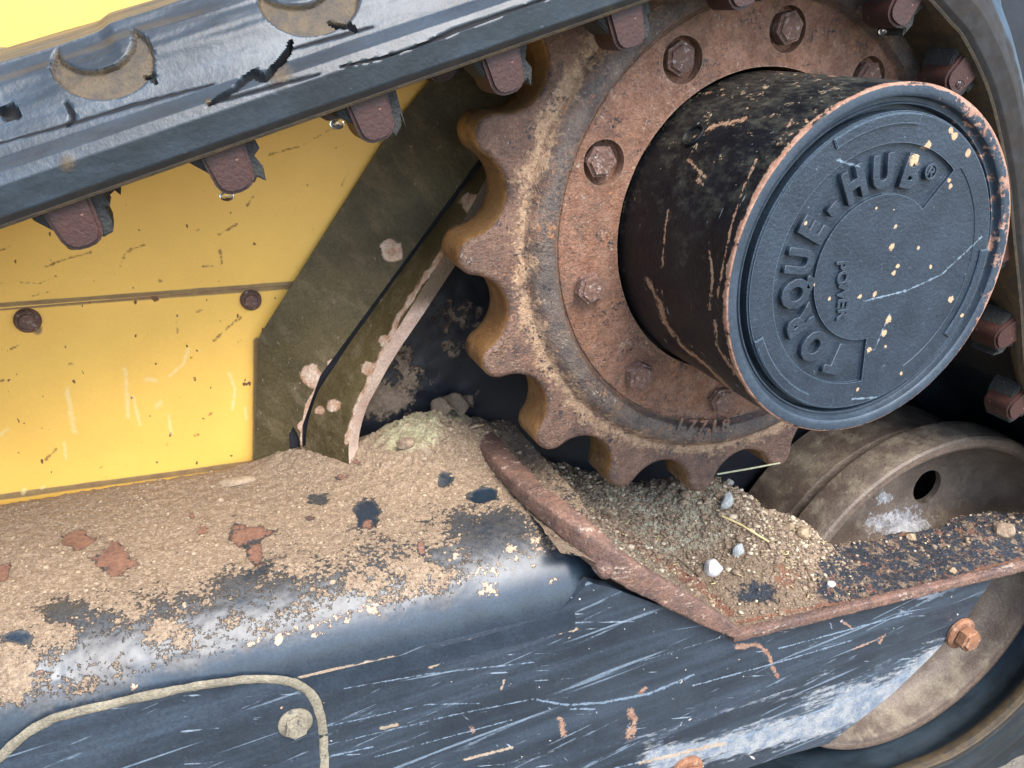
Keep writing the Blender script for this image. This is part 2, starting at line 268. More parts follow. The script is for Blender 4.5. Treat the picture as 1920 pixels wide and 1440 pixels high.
M['rubber'] = weather('worn track rubber', (.006, .010, .013), (.012, .019, .024), 16, (.34, .5), layers=[
    dict(src=lambda s: s.math('MULTIPLY', s.up(), .18), nsc=30, amp=1., thr=.14, w=.2, c1=(.050, .075, .10), rough=.36, op=.45, stretch=(.35, 1, 1), rot=(0, rad(17), 0)),  # bluish sky sheen painted onto upward faces
    dict(nsc=150, amp=1., thr=.19, w=.05, c1=(.06, .08, .09), rough=.45, stretch=(.12, 1, 1), rot=(0, rad(17.6), 0), op=.3),
    dict(nsc=110, amp=1., thr=.24, w=.05, c1=(.010, .013, .018), rough=.7, stretch=(.1, 1, 1), rot=(0, rad(17.6), 0), op=.4),
    dict(nsc=110, amp=1., nsc2=380, amp2=.8, thr=.26, w=.07, c1=(.08, .105, .13), rough=.42, stretch=(.25, 1, 1), stretch2=(.4, 1, 1), op=.6),
    dict(src='inner', nsc=60, amp=.6, thr=.5, w=.2, c1=(.020, .0145, .0095), c2=(.010, .008, .006), rough=.95),
    dict(src='mud', nsc=120, amp=.5, nsc2=300, amp2=.5, thr=.5, w=.3, c1=(.085, .056, .024), c2=(.036, .027, .018), rough=.6, hn=.0008),
    dict(src='crack', nsc=200, amp=.3, thr=.5, w=.1, c1=(.004, .004, .005), rough=.9)], bump=.0005, bsc=120, grit=.25)
M['lug'] = weather('rust red drive lug', (.050, .015, .009), (.028, .011, .008), 60, (.45, .62), layers=[
    dict(nsc=260, amp=1., thr=.2, w=.03, c1=(.30, .16, .11), rough=.7)], bump=.0005, bsc=400)
M['black'] = weather('black painted steel', (.007, .008, .011), (.014, .016, .022), 30, (.4, .6), layers=[
    dict(nsc=60, amp=1., thr=.22, w=.06, c1=(.12, .09, .065), rough=.95)], bump=.0004)
M['dark_rubber'] = weather('dark ragged rubber', (.012, .013, .013), (.03, .028, .022), 60, (.6, .8), bump=.002, bsc=260)
M['wheel'] = weather('brown rusty idler', (.15, .112, .084), (.095, .068, .052), 30, (.42, .62), metal=.2, layers=[
    dict(src=lambda s: s.math('MULTIPLY', s.up(), .14), nsc=45, amp=1., thr=.15, w=.12, c1=(.25, .205, .14), c2=(.18, .145, .10), rough=.7, op=.8),
    dict(nsc=200, amp=1., thr=.17, w=.05, c1=(.09, .045, .035), rough=.6),
    dict(nsc=330, amp=1., thr=.22, w=.03, c1=(.46, .36, .24), rough=.8),
    dict(src='pale', nsc=70, amp=1.5, nsc2=260, amp2=1.3, thr=.5, w=.12, c1=(.40, .39, .38), c2=(.17, .17, .18), rough=.4),  # pale patch: reflection on the web painted as colour
    dict(src='wearline', nsc=150, amp=.5, thr=.5, w=.2, c1=(.30, .21, .16), c2=(.22, .165, .12), rough=.45, metal=.3)], bump=.0010, bsc=300)
M['bead'] = weather('tan dirt bead', (.17, .145, .10), (.27, .23, .16), 60, (.9, 1.), layers=[dict(nsc=90, amp=1., nsc2=300, amp2=.8, thr=.2, w=.1, c1=(.03, .035, .04), c2=(.08, .075, .06), rough=.7)], bump=.0014, bsc=400)
M['white_stone'] = weather('white stone', (.62, .60, .57), (.50, .48, .45), 120, (.7, .9), bump=.0006, bsc=300)
M['grey_stone'] = weather('grey stone', (.27, .28, .27), (.38, .39, .37), 120, (.5, .8), bump=.0012, bsc=300)
M['tan_stone'] = weather('tan stone', (.38, .27, .16), (.28, .20, .12), 120, (.8, .9), bump=.0012, bsc=300)
M['straw'] = weather('dry straw', (.46, .36, .15), (.58, .46, .22), 150, (.6, .8), bump=.0003)
M['stalk'] = weather('pale stalk', (.42, .38, .24), (.34, .34, .2), 150, (.6, .8), bump=.0003)
M['leaf'] = weather('dry brown leaf', (.11, .078, .052), (.17, .12, .08), 90, (.8, .9), bump=.0016, bsc=200)
M['ground'] = weather('gravelly ground', (.13, .115, .09), (.19, .165, .135), 8, (.9, 1.), bump=.01, bsc=30)
g = MB('water'); g.b.inputs['Transmission Weight'].default_value = 1; g.b.inputs['Roughness'].default_value = .02; g.b.inputs['IOR'].default_value = 1.33; M['water'] = g.m

# ------------------------------------------------------------------ object helpers
def link(o, parent=None):
    COL.objects.link(o)
    if parent is not None:
        o.parent = parent; o.matrix_parent_inverse = Matrix.Translation(parent.location).inverted()
    return o
def thing(name, label, cat, loc=(0, 0, 0), group=None):
    o = bpy.data.objects.new(name, None); o.empty_display_size = .02; COL.objects.link(o); o.location = Vector([float(v) for v in loc])
    return tag(o, label, cat, group)
def tag(o, label, cat, group=None, kind=None):
    if label: o['label'] = label
    if cat: o['category'] = cat
    if group: o['group'] = group
    if kind: o['kind'] = kind
    return o
def mesh(name, v, f, m, parent=None, smooth=35, attrs=None, loc=None):
    me = bpy.data.meshes.new(name); v = np.asarray(v, dtype=np.float32)
    if isinstance(f, np.ndarray):
        k = f.shape[1]; me.vertices.add(len(v)); me.vertices.foreach_set('co', v.ravel())
        me.loops.add(f.size); me.polygons.add(len(f)); me.loops.foreach_set('vertex_index', f.astype(np.int32).ravel())
        me.polygons.foreach_set('loop_start', np.arange(0, f.size, k, dtype=np.int32)); me.update(calc_edges=True)
    else: me.from_pydata(v.tolist(), [], f)
    me.validate(); me.update()
    for mm in (m if isinstance(m, (list, tuple)) else [m]): me.materials.append(M[mm] if isinstance(mm, str) else mm)
    if smooth is not None:
        me.shade_smooth()
        if smooth < 180: me.set_sharp_from_angle(angle=rad(smooth))
    for k, a in (attrs or {}).items():
        at = me.attributes.new(k, 'FLOAT', 'POINT'); at.data.foreach_set('value', np.asarray(a, dtype=np.float32))
    o = bpy.data.objects.new(name, me)
    if loc is not None: o.location = Vector([float(q) for q in loc])
    return link(o, parent)
def gridfaces(nu, nv, cu=False, cv=False):
    I = np.arange(nu*nv).reshape(nu, nv)
    if cu: I = np.vstack([I, I[:1]])
    if cv: I = np.hstack([I, I[:, :1]])
    return np.stack([I[:-1, :-1], I[1:, :-1], I[1:, 1:], I[:-1, 1:]], -1).reshape(-1, 4)
def fixnormals(o):
    bm = bmesh.new(); bm.from_mesh(o.data); bmesh.ops.recalc_face_normals(bm, faces=bm.faces); bm.to_mesh(o.data); bm.free(); return o
def lathe(name, prof, m, parent=None, n=96, c=(0., 0.), smooth=35, attrs=None, close=False):
    prof = np.array(prof, float); t = np.linspace(0, 2*PI, n, endpoint=False)
    v = np.zeros((n, len(prof), 3)); v[:, :, 0] = c[0]+np.cos(t)[:, None]*prof[:, 0]; v[:, :, 1] = prof[:, 1]; v[:, :, 2] = c[1]+np.sin(t)[:, None]*prof[:, 0]
    v = v.reshape(-1, 3); f = gridfaces(n, len(prof), cu=True, cv=close)
    return fixnormals(mesh(name, v, f, m, parent, smooth, {k: a(v) for k, a in (attrs or {}).items()}))
def dense(prof, step):
    out = []
    for a, b in zip(prof[:-1], prof[1:]):
        k = max(1, int(math.dist(a, b)/step)); out += [tuple(np.array(a)+(np.array(b)-np.array(a))*i/k) for i in range(k)]
    return out+[prof[-1]]
def prism(name, poly, y0, y1, m, parent=None, bev=0., seg=2, smooth=35):
    """outline [(x,z)] in the vertical plane, thickness along Y"""
    bm = bmesh.new(); vs = [bm.verts.new((p[0], y0, p[1])) for p in poly]; fc = bm.faces.new(vs)
    r = bmesh.ops.extrude_face_region(bm, geom=[fc]); bmesh.ops.translate(bm, vec=(0, y1-y0, 0), verts=[x for x in r['geom'] if isinstance(x, bmesh.types.BMVert)])
    bmesh.ops.recalc_face_normals(bm, faces=bm.faces)
    if bev:
        eds = [e for e in bm.edges if abs(e.verts[0].co.y-e.verts[1].co.y) < 1e-6]
        bmesh.ops.bevel(bm, geom=eds, offset=bev, segments=seg, affect='EDGES', clamp_overlap=True)
    me = bpy.data.meshes.new(name); bm.to_mesh(me); bm.free()
    for mm in (m if isinstance(m, (list, tuple)) else [m]): me.materials.append(M[mm])
    me.shade_smooth(); me.set_sharp_from_angle(angle=rad(smooth))
    return link(bpy.data.objects.new(name, me), parent)
def tube(name, path, r, m, parent=None, ns=8, ry=None, up=None, attrs=None, wob=0., smooth=60, pw=1.):
    path = np.array(path, float); n = len(path); T = np.gradient(path, axis=0); T /= np.linalg.norm(T, axis=1)[:, None]
    U = np.tile(np.array(up if up is not None else (0, 0, 1.)), (n, 1)); S = np.cross(T, U); S /= np.linalg.norm(S, axis=1)[:, None]; U = np.cross(S, T)
    R1 = np.broadcast_to(np.asarray(r, float), (n,)); R2 = np.broadcast_to(np.asarray(ry if ry is not None else r, float), (n,))
    t = np.linspace(0, 2*PI, ns, endpoint=False); ct = np.sign(np.cos(t))*np.abs(np.cos(t))**pw; sn_ = np.sign(np.sin(t))*np.abs(np.sin(t))**pw
    v = path[:, None]+ct[None, :, None]*S[:, None]*R1[:, None, None]+sn_[None, :, None]*U[:, None]*R2[:, None, None]
    v = v.reshape(-1, 3)
    if wob: v = v+(np.stack([fbm(v, 120, 3, k) for k in range(3)], 1)-.5)*wob
    f = [list(map(int, q)) for q in gridfaces(n, ns, cv=True)]+[list(range(ns)), list(range((n-1)*ns, n*ns))[::-1]]
    return fixnormals(mesh(name, v, f, m, parent, smooth, attrs))
def spline(pts, n):
    pts = np.array(pts, float); Q = np.vstack([2*pts[0]-pts[1], pts, 2*pts[-1]-pts[-2]]); out = []; k = len(pts)-1
    for t in np.linspace(0, k, n):
        i = min(int(t), k-1); f = t-i; a, b, c, d = Q[i:i+4]
        out.append(.5*((2*b)+(-a+c)*f+(2*a-5*b+4*c-d)*f*f+(-a+3*b-3*c+d)*f**3))
    return np.array(out)
def resample(p, n):
    d = np.r_[0, np.cumsum(np.linalg.norm(np.diff(p, axis=0), axis=1))]; s = np.linspace(0, d[-1], n)
    return np.stack([np.interp(s, d, p[:, k]) for k in range(p.shape[1])], 1)
def boolean(o, cutters, op='DIFFERENCE'):
    for c in cutters:
        md = o.modifiers.new('b', 'BOOLEAN'); md.operation = op; md.object = c; md.solver = 'EXACT'
    bpy.context.view_layer.update(); ev = o.evaluated_get(bpy.context.evaluated_depsgraph_get())
    me = bpy.data.meshes.new_from_object(ev); old = o.data; o.modifiers.clear(); nm = old.name; o.data = me
    bpy.data.meshes.remove(old); me.name = nm
    for c in cutters: bpy.data.objects.remove(c)
    return o
def cylob(x, z, r, y0, y1, n=32, r2=None):
    t = np.linspace(0, 2*PI, n, endpoint=False)
    return prism('cut', [(x+r*math.cos(a), z+r*math.sin(a)) for a in t], y0, y1, 'black')
def hexbolt(name, x, z, y, r, h, m, parent, ang=0., flange=0., cup=0., fr=0.):
    """hexagonal head pointing to -Y, seated at y; optional round flange and hollow top"""
    o = None; base = y
    if flange:
        fl = lathe(name, [(0.0001, y), (fr, y), (fr, y-flange*.6), (fr*.86, y-flange), (.0001, y-flange)], m, parent, 32, (x, z)); base = y-flange+.0005; o = fl
    t = [ang+k*PI/3 for k in range(6)]
    hx = prism(name if o is None else 'bolt_head', [(x+r*math.cos(a), z+r*math.sin(a)) for a in t], base, base-h, m, o or parent, bev=r*.2, seg=3)
    if o is not None: hx.matrix_parent_inverse = Matrix.Identity(4); 
    if cup:
        c = cylob(x, z, r*.55, base-h-.001, base-h+cup, 20); boolean(hx, [c])
    return o or hx

# ------------------------------------------------------------------ ground and back of the machine
gr = mesh('ground', [(-400, -400, -.765), (400, -400, -.765), (400, 400, -.70), (-400, 400, -.70)], [[0, 1, 2, 3]], 'ground', smooth=None); gr['kind'] = 'structure'

YB = .31
body = thing('machine_body', 'yellow painted steel body side of the machine behind the track', 'machine body', (-.5, YB, -.60))
def panel(name, x0, x1, z0, z1, y, marks, pales, grime=(), st=.0012):
    def ax(a, b, f0, f1):
        f0, f1 = max(a, f0), min(b, f1); r = [np.arange(a, f0, .02)] if f0 > a else []
        r.append(np.arange(f0, f1, st)); r.append(np.arange(f1, b, .02)) if f1 < b else None
        return np.append(np.concatenate(r), b)
    AX, AZ = ax(x0, x1, -.66, -.22), ax(z0, z1, -.26, .13); nx, nz = len(AX), len(AZ); X, Z = np.meshgrid(AX, AZ, indexing='ij')
    v = np.stack([X.ravel(), np.full(X.size, y), Z.ravel()], 1); v[:, 1] += (fbm(v, 6, 2, 5)-.5)*.004
    q = PXL(v); mk = np.zeros(len(v)); pl = np.zeros(len(v)); gm = np.zeros(len(v))
    for w, pts in marks: d, _ = polydist(q, pts); mk = np.maximum(mk, 1-d/w*.5)
    for w, pts in pales: d, _ = polydist(q, pts); pl = np.maximum(pl, 1-d/w*.5)
    for w, pts in grime: d, _ = polydist(q, pts); gm = np.maximum(gm, 1.1-d/w)
    n0 = len(v); bd = np.r_[np.arange(nx)*nz, (nx-1)*nz+np.arange(nz)[1:], (np.arange(nx)*nz+nz-1)[::-1][1:], np.arange(nz)[::-1][1:-1]]
    vb = v[bd].copy(); vb[:, 1] = y+.006; v = np.vstack([v, vb]); k = len(bd); a = np.arange(k); b = (a+1) % k
    f = np.vstack([gridfaces(nx, nz)[:, ::-1], np.stack([bd[a], bd[b], n0+b, n0+a], 1)[:, ::-1]])
    z = np.zeros(k)
    return mesh(name, v, f, 'yellow', body, 40, dict(mark=np.r_[mk, z], pale=np.r_[pl, z], grime=np.r_[gm, z]))
seam = P(280, 553, y=YB)[2]
panel('upper_panel', -1.3, -.15, seam, .62, YB-.004,
      [(3, [(225, 500), (232, 480), (245, 467), (270, 460)]), (2.5, [(85, 500), (120, 487), (170, 473)]), (2, [(40, 530), (75, 532), (105, 518)]), (3, [(413, 470), (416, 498)]),
       (2.5, [(410, 440), (445, 420)]), (2.5, [(463, 387), (475, 368)]), (2.5, [(570, 270), (615, 245), (660, 225)]), (2.5, [(505, 290), (560, 275)]), (4, [(300, 527), (303, 528)]), (2, [(0, 470), (18, 462)]),
       (2, [(360, 440), (372, 430)]), (2, [(380, 500), (400, 498)]), (2, [(60, 555), (90, 548)]), (2, [(640, 350), (648, 330)])], [], [(7, [(0, 572), (555, 531)])])
panel('lower_panel', -1.3, -.15, -.70, seam-.0015, YB,
      [(3, [(130, 683), (136, 680)]), (3, [(85, 862), (98, 850), (106, 842)]), (3, [(365, 817), (375, 815)]), (2.5, [(390, 780), (397, 775)]), (3, [(312, 836), (316, 832)]), (2, [(330, 598), (333, 625)]), (3, [(368, 585), (380, 582)]), (2.5, [(0, 715), (6, 712)]),
       (2, [(20, 655), (40, 645)]), (3, [(400, 640), (412, 628), (450, 595)]), (2, [(187, 877), (195, 872)]), (2, [(446, 642), (452, 638)])],
      [(5, [(126, 730), (132, 770), (140, 810)]), (4, [(234, 692), (238, 740), (240, 783)]), (3, [(250, 745), (254, 760), (262, 795)]), (3, [(318, 705), (345, 680), (353, 655)]), (6, [(296, 760), (300, 756)]), (3, [(316, 780), (321, 812)]),
       (3, [(430, 700), (441, 730), (436, 765)]), (3, [(460, 765), (462, 785)]), (4, [(275, 710), (292, 714)]), (4, [(0, 815), (14, 805)]), (4, [(42, 925), (46, 918)]), (3, [(78, 916), (84, 912)]), (3, [(120, 830), (125, 860)])],
      [(9, [(0, 577), (555, 536)]), (10, [(280, 554), (330, 549)]), (9, [(390, 546), (450, 540)]), (16, [(50, 603), (70, 618)]), (9, [(0, 932), (480, 868)]), (12, [(482, 640), (480, 870)])])
for (px, py, r) in ((52, 600, .0105), (470, 562, .0095)):
    c = P(px, py, y=YB)
    rv = lathe('rivet', [(.0001, YB-.0062), (r*.55, YB-.006), (r*.62, YB-.0045), (r*.75, YB-.0055), (r*.95, YB-.003), (r, YB+.002)], 'bolt', body, 28, (c[0], c[2]))

# black inner frame plate with clay smears
fr = thing('inner_frame', 'black painted inner frame wall with clay smears behind the sprocket', 'frame', (.1, .30, -.60))
c0 = P(630, 600, y=.3025); st = .003
xs = np.arange(c0[0], .75, st); zs = np.arange(-.68, .40, st); X, Z = np.meshgrid(xs, zs, indexing='ij')
X = np.maximum(X, c0[0]+np.clip(Z-c0[2]-.02, 0, 1)*.86); v = np.stack([X.ravel(), np.full(X.size, .3025), Z.ravel()], 1); q = PXL(v); dirt = np.full(len(v), -.35)
for (cx, cy, r, a) in ((860, 590, 75, .75), (770, 700, 70, .75), (720, 740, 50, .95), (800, 520, 45, .8), (880, 740, 40, .5), (740, 650, 30, .8), (850, 650, 60, .55)):
    dirt = np.maximum(dirt, a-np.hypot(q[:, 0]-cx, (q[:, 1]-cy)*1.2)/r*.55)
v[:, 1] -= np.clip(dirt, 0, 1)*fbm(v, 90, 3)*.008
mesh('frame_plate', v, gridfaces(len(xs), len(zs))[:, ::-1], 'black_clay', fr, 50, dict(dirt=dirt))
prism('frame_edge', [(c0[0], -.68), (.75, -.68), (.75, .40), (c0[0]+.30, c0[2]+.02+.30/.86), (c0[0], c0[2]+.02)], .3055, .3085, 'black', fr)
lathe('gearbox', [(.0001, .20), (.10, .20), (.115, .215), (.118, .30)], 'black', fr, 64)

# ------------------------------------------------------------------ guard plates
def strip_plate(name, A, Bp, th, m, parent, nv=16, nu=60, sub=None, attr=None, bowl=0.):
    """sheet between two space curves, thickened, edge faces get the second material"""
    A = resample(np.array(A), nu); Bp = resample(np.array(Bp), nu); t = np.linspace(0, 1, nv)
    G = A[:, None]*(1-t[None, :, None])+Bp[:, None]*t[None, :, None]
    du = np.gradient(G, axis=0); dv = np.gradient(G, axis=1); N = np.cross(du, dv); N /= np.linalg.norm(N, axis=2)[:, :, None]
    G = G+N*((fbm(G.reshape(-1, 3), 14, 3, 3)-.5)*.004).reshape(nu, nv, 1)
    top = G.reshape(-1, 3); bot = (G+N*th).reshape(-1, 3); n = len(top); f = gridfaces(nu, nv)
    I = np.arange(n).reshape(nu, nv); bd = np.r_[I[:, 0], I[-1, 1:], I[::-1, -1][1:], I[0, ::-1][1:-1]]; a = bd; b = np.roll(bd, -1)
    F_ = np.vstack([f, f[:, ::-1]+n, np.stack([b, a, a+n, b+n], 1)])
    V = np.vstack([top, bot]); o = mesh(name, V, F_, m, parent, 40, {k: fn(V) for k, fn in (attr or {}).items()})
    if len(m) > 1:
        idx = np.zeros(len(o.data.polygons), dtype=np.int32); idx[2*len(f):] = 1; o.data.polygons.foreach_set('material_index', idx)
    return fixnormals(o)
ga = thing('guard_plate', 'flat dark mud coated guard plate bolted between yellow panel and slot', 'guard plate', P(520, 870, y=.25))
def spotd(q, cx, cy, rx, ry): return np.hypot((q[:, 0]-cx)/rx, (q[:, 1]-cy)/ry)
def rustA(V):
    q = PXL(V); r = np.full(len(V), -.4)
    for (cx, cy, rr) in ((585, 703, 26), (735, 470, 26), (600, 760, 14), (570, 800, 14), (620, 680, 10)): r = np.maximum(r, 1.-np.hypot(q[:, 0]-cx, q[:, 1]-cy)/rr*.6)
    d, _ = polydist(q, [(608, 715), (578, 758), (566, 830)]); r = np.maximum(r, .9-d/14); return r
LA = [P(477, 890, y=.297), P(480, 760, y=.298), P(485, 632, y=.298), P(740, 232, y=.298), P(880, 60, y=.298), P(960, -60, y=.298)]
SA = [P(566, 885, y=.284), P(566, 800, y=.284), P(600, 705, y=.284), P(905, 290, y=.284), P(1010, 130, y=.284), P(1060, 40, y=.284)]
strip_plate('plate', LA, SA, .005, ['plate_brown', 'edge_pink'], ga, 50, 160, attr=dict(rust=rustA, fade=lambda V: .35+.7*sst(720, 660, PXL(V)[:, 1])))
bk = [np.array(P(px-24, py, y=.293)) for px, py in ((566, 905), (566, 800), (600, 705), (905, 290), (920, 270))]; bq = [np.array(P(px+44, py, y=.292)) for px, py in ((566, 905), (566, 800), (600, 705), (905, 290), (920, 270))]
strip_plate('slot_shade', bk, bq, .002, ['black', 'black'], ga, 4, 30)  # black sheet added so the open slot looks deep in shade
nt_ = prism('cut', [(P(px, py, y=.286)[0], P(px, py, y=.286)[2]) for px, py in ((544, 862), (542, 815), (550, 800), (561, 822), (564, 862))],   .27, .2965, 'black'); boolean([o for o in ga.children if o.name.startswith('plate')][0], [nt_])
gb = thing('curved_guard', 'curved mud streaked guard strip with a bare pale front edge', 'guard strip', P(640, 900, y=.16))
FB = spline([P(676, 915, y=.246), P(657, 885, y=.246), P(654, 835, y=.246), P(668, 770, y=.246), P(704, 690, y=.244), P(760, 590, y=.240), P(838, 468, y=.236), P(872, 405, y=.236), P(905, 345, y=.238), P(925, 310, y=.240)], 120)
KB = spline([P(580, 900, y=.281), P(575, 860, y=.281), P(576, 800, y=.281), P(592, 745, y=.281), P(611, 710, y=.281), P(698, 583, y=.281), P(817, 419, y=.281), P(896, 316, y=.281), P(920, 300, y=.281)], 120)
def rustB(V):
    q = PXL(V); r = np.full(len(V), -.15); d, _ = polydist(q, [(650, 830), (680, 740), (750, 590), (835, 465)]); r = np.maximum(r, .62-d/38)
    for (cx, cy, rr) in ((625, 760, 22), (600, 770, 16), (690, 690, 22), (720, 640, 20), (860, 440, 30), (880, 380, 30)): r = np.maximum(r, .85-np.hypot(q[:, 0]-cx, q[:, 1]-cy)/rr*.6)
    return r
strip_plate('strip', KB, FB, .0150, ['plate_brown', 'edge_pink'], gb, 60, 160, attr=dict(rust=rustB, fade=lambda V: 1.1*sst(650, 510, PXL(V)[:, 1])))

# ------------------------------------------------------------------ rubber track
ANG = rad(17.6); U2 = np.array([math.cos(ANG), math.sin(ANG)]); N2 = np.array([-U2[1], U2[0]]); R0 = .2060
WC = np.array([.327, -.476]); WR = .221
ln = [N2*R0+U2*s for s in np.arange(-1.15, 0, .03)]
arc = [r*np.array([math.cos(rad(a)), math.sin(rad(a))]) for a, r in ((107.6, R0), (100, .2072), (92, .206), (84, .203), (76, .200), (66, .197), (56, .196), (48, .198))]
mid = [np.array(p) for p in ((.172, .106), (.211, .045), (.240, -.015), (.270, -.078), (.308, -.160), (.368, -.238), (.440, -.308))]
WB = .192
arw = [WC+WB*np.array([math.cos(a), math.sin(a)]) for a in np.radians(np.arange(28, -91, -7))]
bot = [np.array([x, WC[1]-WB]) for x in np.arange(.28, -1.1, -.05)]
path = spline(ln+arc+mid+arw+bot, 3000); dd = np.r_[0, np.cumsum(np.linalg.norm(np.diff(path, axis=0), axis=1))]
sA = np.interp(0, [0], [0])
i0 = int(np.argmin(np.linalg.norm(path-N2*R0, axis=1))); s_tan = dd[i0]
Lf = np.r_[np.arange(0, s_tan-.70, .008), np.arange(s_tan-.70, s_tan-.02, .0013), np.arange(s_tan-.02, dd[-1], .004)]
pc = np.stack([np.interp(Lf, dd, path[:, k]) for k in (0, 1)], 1)
tg = np.gradient(path, axis=0)/np.gradient(dd)[:, None]; ker = np.ones(61)/61
tg = np.stack([np.convolve(np.pad(tg[:, k], 30, mode='edge'), ker, 'valid') for k in (0, 1)], 1)
tt = np.stack([np.interp(Lf, dd, tg[:, k]) for k in (0, 1)], 1); tt /= np.linalg.norm(tt, axis=1)[:, None]; nn = np.stack([-tt[:, 1], tt[:, 0]], 1)
YF, YR = .080, .300
prof = [(YF+.010, 0), (YF+.004, .001), (YF+.0005, .007), (YF, .022), (YF+.003, .028), (YF+.012, .034), (YF+.022, .050), (YF+.036, .070), (YF+.047, .080), (YF+.064, .084), (YR-.05, .086), (YR-.02, .080), (YR, .03), (YR, .004), (YR-.006, 0), (YF+.010, 0)]
pr = np.array(dense(prof[:10], .0008)+dense(prof[9:-1], .004)[1:]+dense([prof[-2], prof[-1]], .008)[1:-1]); pr = np.array([p for p in pr]); nP = len(pr)
Yg = np.tile(pr[:, 0], (len(Lf), 1)); Hg = np.tile(pr[:, 1], (len(Lf), 1)); Sg = np.tile(Lf[:, None], (1, nP))
lowr = sst(s_tan+.62, s_tan+.80, Sg); hsel = sst(.018, .030, Hg)*(Yg < YF+.075); Yg = Yg-(Yg-YF-.002)*.72*lowr*hsel
Hg = Hg*(1+.9*lowr*sst(.018, .05, Hg)); Hg = Hg+.038*sst(s_tan+.45, s_tan+.60, Sg)*sst(YF+.012, YF+.050, Yg)*sst(YR, YR-.02, Yg)*(Hg < .003)
def world(Yg, Hg): return np.stack([pc[:, 0:1]+nn[:, 0:1]*Hg, Yg, pc[:, 1:2]+nn[:, 1:2]*Hg], -1).reshape(-1, 3)
v = world(Yg, Hg); q = PXL(v); y = Yg.ravel(); h = Hg.ravel(); s = Sg.ravel()
sn = np.stack([s*.35, y*2.2, h*2.2], 1)
dh = (fbm(sn, 30, 3, 3, .4)-.5)*.0065*sst(.03, .06, h)+(fbm(v, 22, 2, 9)-.5)*.002*sst(.02, .04, h)
# tread blocks: alternate gaps on the outer face
ph = ((s-s_tan+.415) % .178)/.178
blk = sst(.0, .05, ph)*(1-sst(.62, .67, ph)); dh += -.0022*(1-blk)*sst(.055, .075, h)
front = (y < .16) & (h > .02); crack = np.zeros(len(v)); mud = np.zeros(len(v)); inner = 1.-sst(.0005, .012, h)
inner = np.maximum(inner, .62*sst(YF+.02, YF+.004, y)*(1-sst(.006, .0075, h)))
on_upper = (s < s_tan+.02)
def crackline(pts, w, depth):
    global dh, crack
    d, t = polydist(q, pts); ww = w*(1-.75*np.abs(t-.5)*2)+1.; ww = ww*(.75+.5*fbm(v, 260, 2, 4)); m = np.clip(1-d/ww, 0, 1)*front*on_upper
    dh -= depth*np.sqrt(m); crack = np.maximum(crack, np.clip(m*3.0, 0, 1.3))
crackline([(392, 196), (415, 180), (440, 168), (458, 150), (478, 138), (487, 143), (497, 147), (512, 130), (528, 115), (540, 100), (545, 80)], 8, .007)
crackline([(500, 143), (512, 128), (530, 112), (543, 92), (545, 76)], 6, .005)
crackline([(615, 36), (640, 45), (655, 48), (668, 58)], 7, .005)
crackline([(270, 138), (285, 142), (292, 155)], 7, .004)
crackline([(124, 190), (132, 208), (137, 222), (126, 236)], 5, .003)
crackline([(0, 268), (130, 232), (250, 196), (330, 175), (400, 158)], 4, .0008)
crackline([(545, 92), (640, 66), (700, 49)], 4, .001)

crackline([(395, 195), (520, 160), (600, 139)], 3.5, .001)
crackline([(640, 125), (760, 100), (860, 55), (960, 20), (1060, -15)], 5, .0016)
crackline([(-5, 205), (15, 208), (32, 215)], 20, .007)
crackline([(735, 98), (742, 150), (740, 170)], 3, .001)
crackline([(785, 82), (790, 140)], 3, .001)
crackline([(1250, 50-20), (1230, 62-30), (1240, 90-30)], 4, .001)
inner = np.maximum(inner, .62*sst(s_tan+.05, s_tan+.16, s)*(1-sst(s_tan+.60, s_tan+.75, s))*(1-sst(.05, .06, h)))
def crescent(c, ro, ri, off, a0, a1, k):
    global dh, mud
    dx, dy = q[:, 0]-c[0], q[:, 1]-c[1]; r1 = np.hypot(dx, dy*1.35); r2 = np.hypot(dx-off[0], (dy-off[1])*1.35)
    m = sst(ro+4, ro-6, r1)*sst(ri-5, ri+6, r2)*(y < .2)*(h > .02)*on_upper; dh -= k*m*sst(0, 1, m); mud = np.maximum(mud, m*1.1)
crescent((190, 112), 100, 74, (-14, -36), 0, 0, .0042)
crescent((578, -4), 96, 70, (-24, -36), 0, 0, .0042)
for (cx, cy, rr, a) in ((525, 143, 22, .9), (125, 305, 20, .8), (390, 192, 9, .8), (1140, 15, 26, .45)): mud = np.maximum(mud, a-np.hypot(q[:, 0]-cx, q[:, 1]-cy)/rr*.5*(h > .003))
pd = np.roll(pr, -1, 0)-np.roll(pr, 1, 0); pnm = np.stack([-pd[:, 1], pd[:, 0]], 1); pnm /= np.linalg.norm(pnm, axis=1)[:, None]+1e-9
if pnm[np.argmax(pr[:, 1]), 1] < 0: pnm = -pnm
for _ in range(4): pnm = (np.roll(pnm, 1, 0)+pnm+np.roll(pnm, -1, 0))/3
DH = dh.reshape(Hg.shape); Hn = Hg+DH*pnm[:, 1]; Yn = Yg+DH*pnm[:, 0]; v = world(Yn, Hn)
track = thing('rubber_track', 'cracked black rubber crawler track wrapped round sprocket and idler', 'crawler track', (.2, .18, WC[1]-WR-.09))
fixnormals(mesh('belt', v, gridfaces(len(Lf), nP, cv=True), 'rubber', track, 50, dict(crack=crack, mud=mud, inner=inner)))
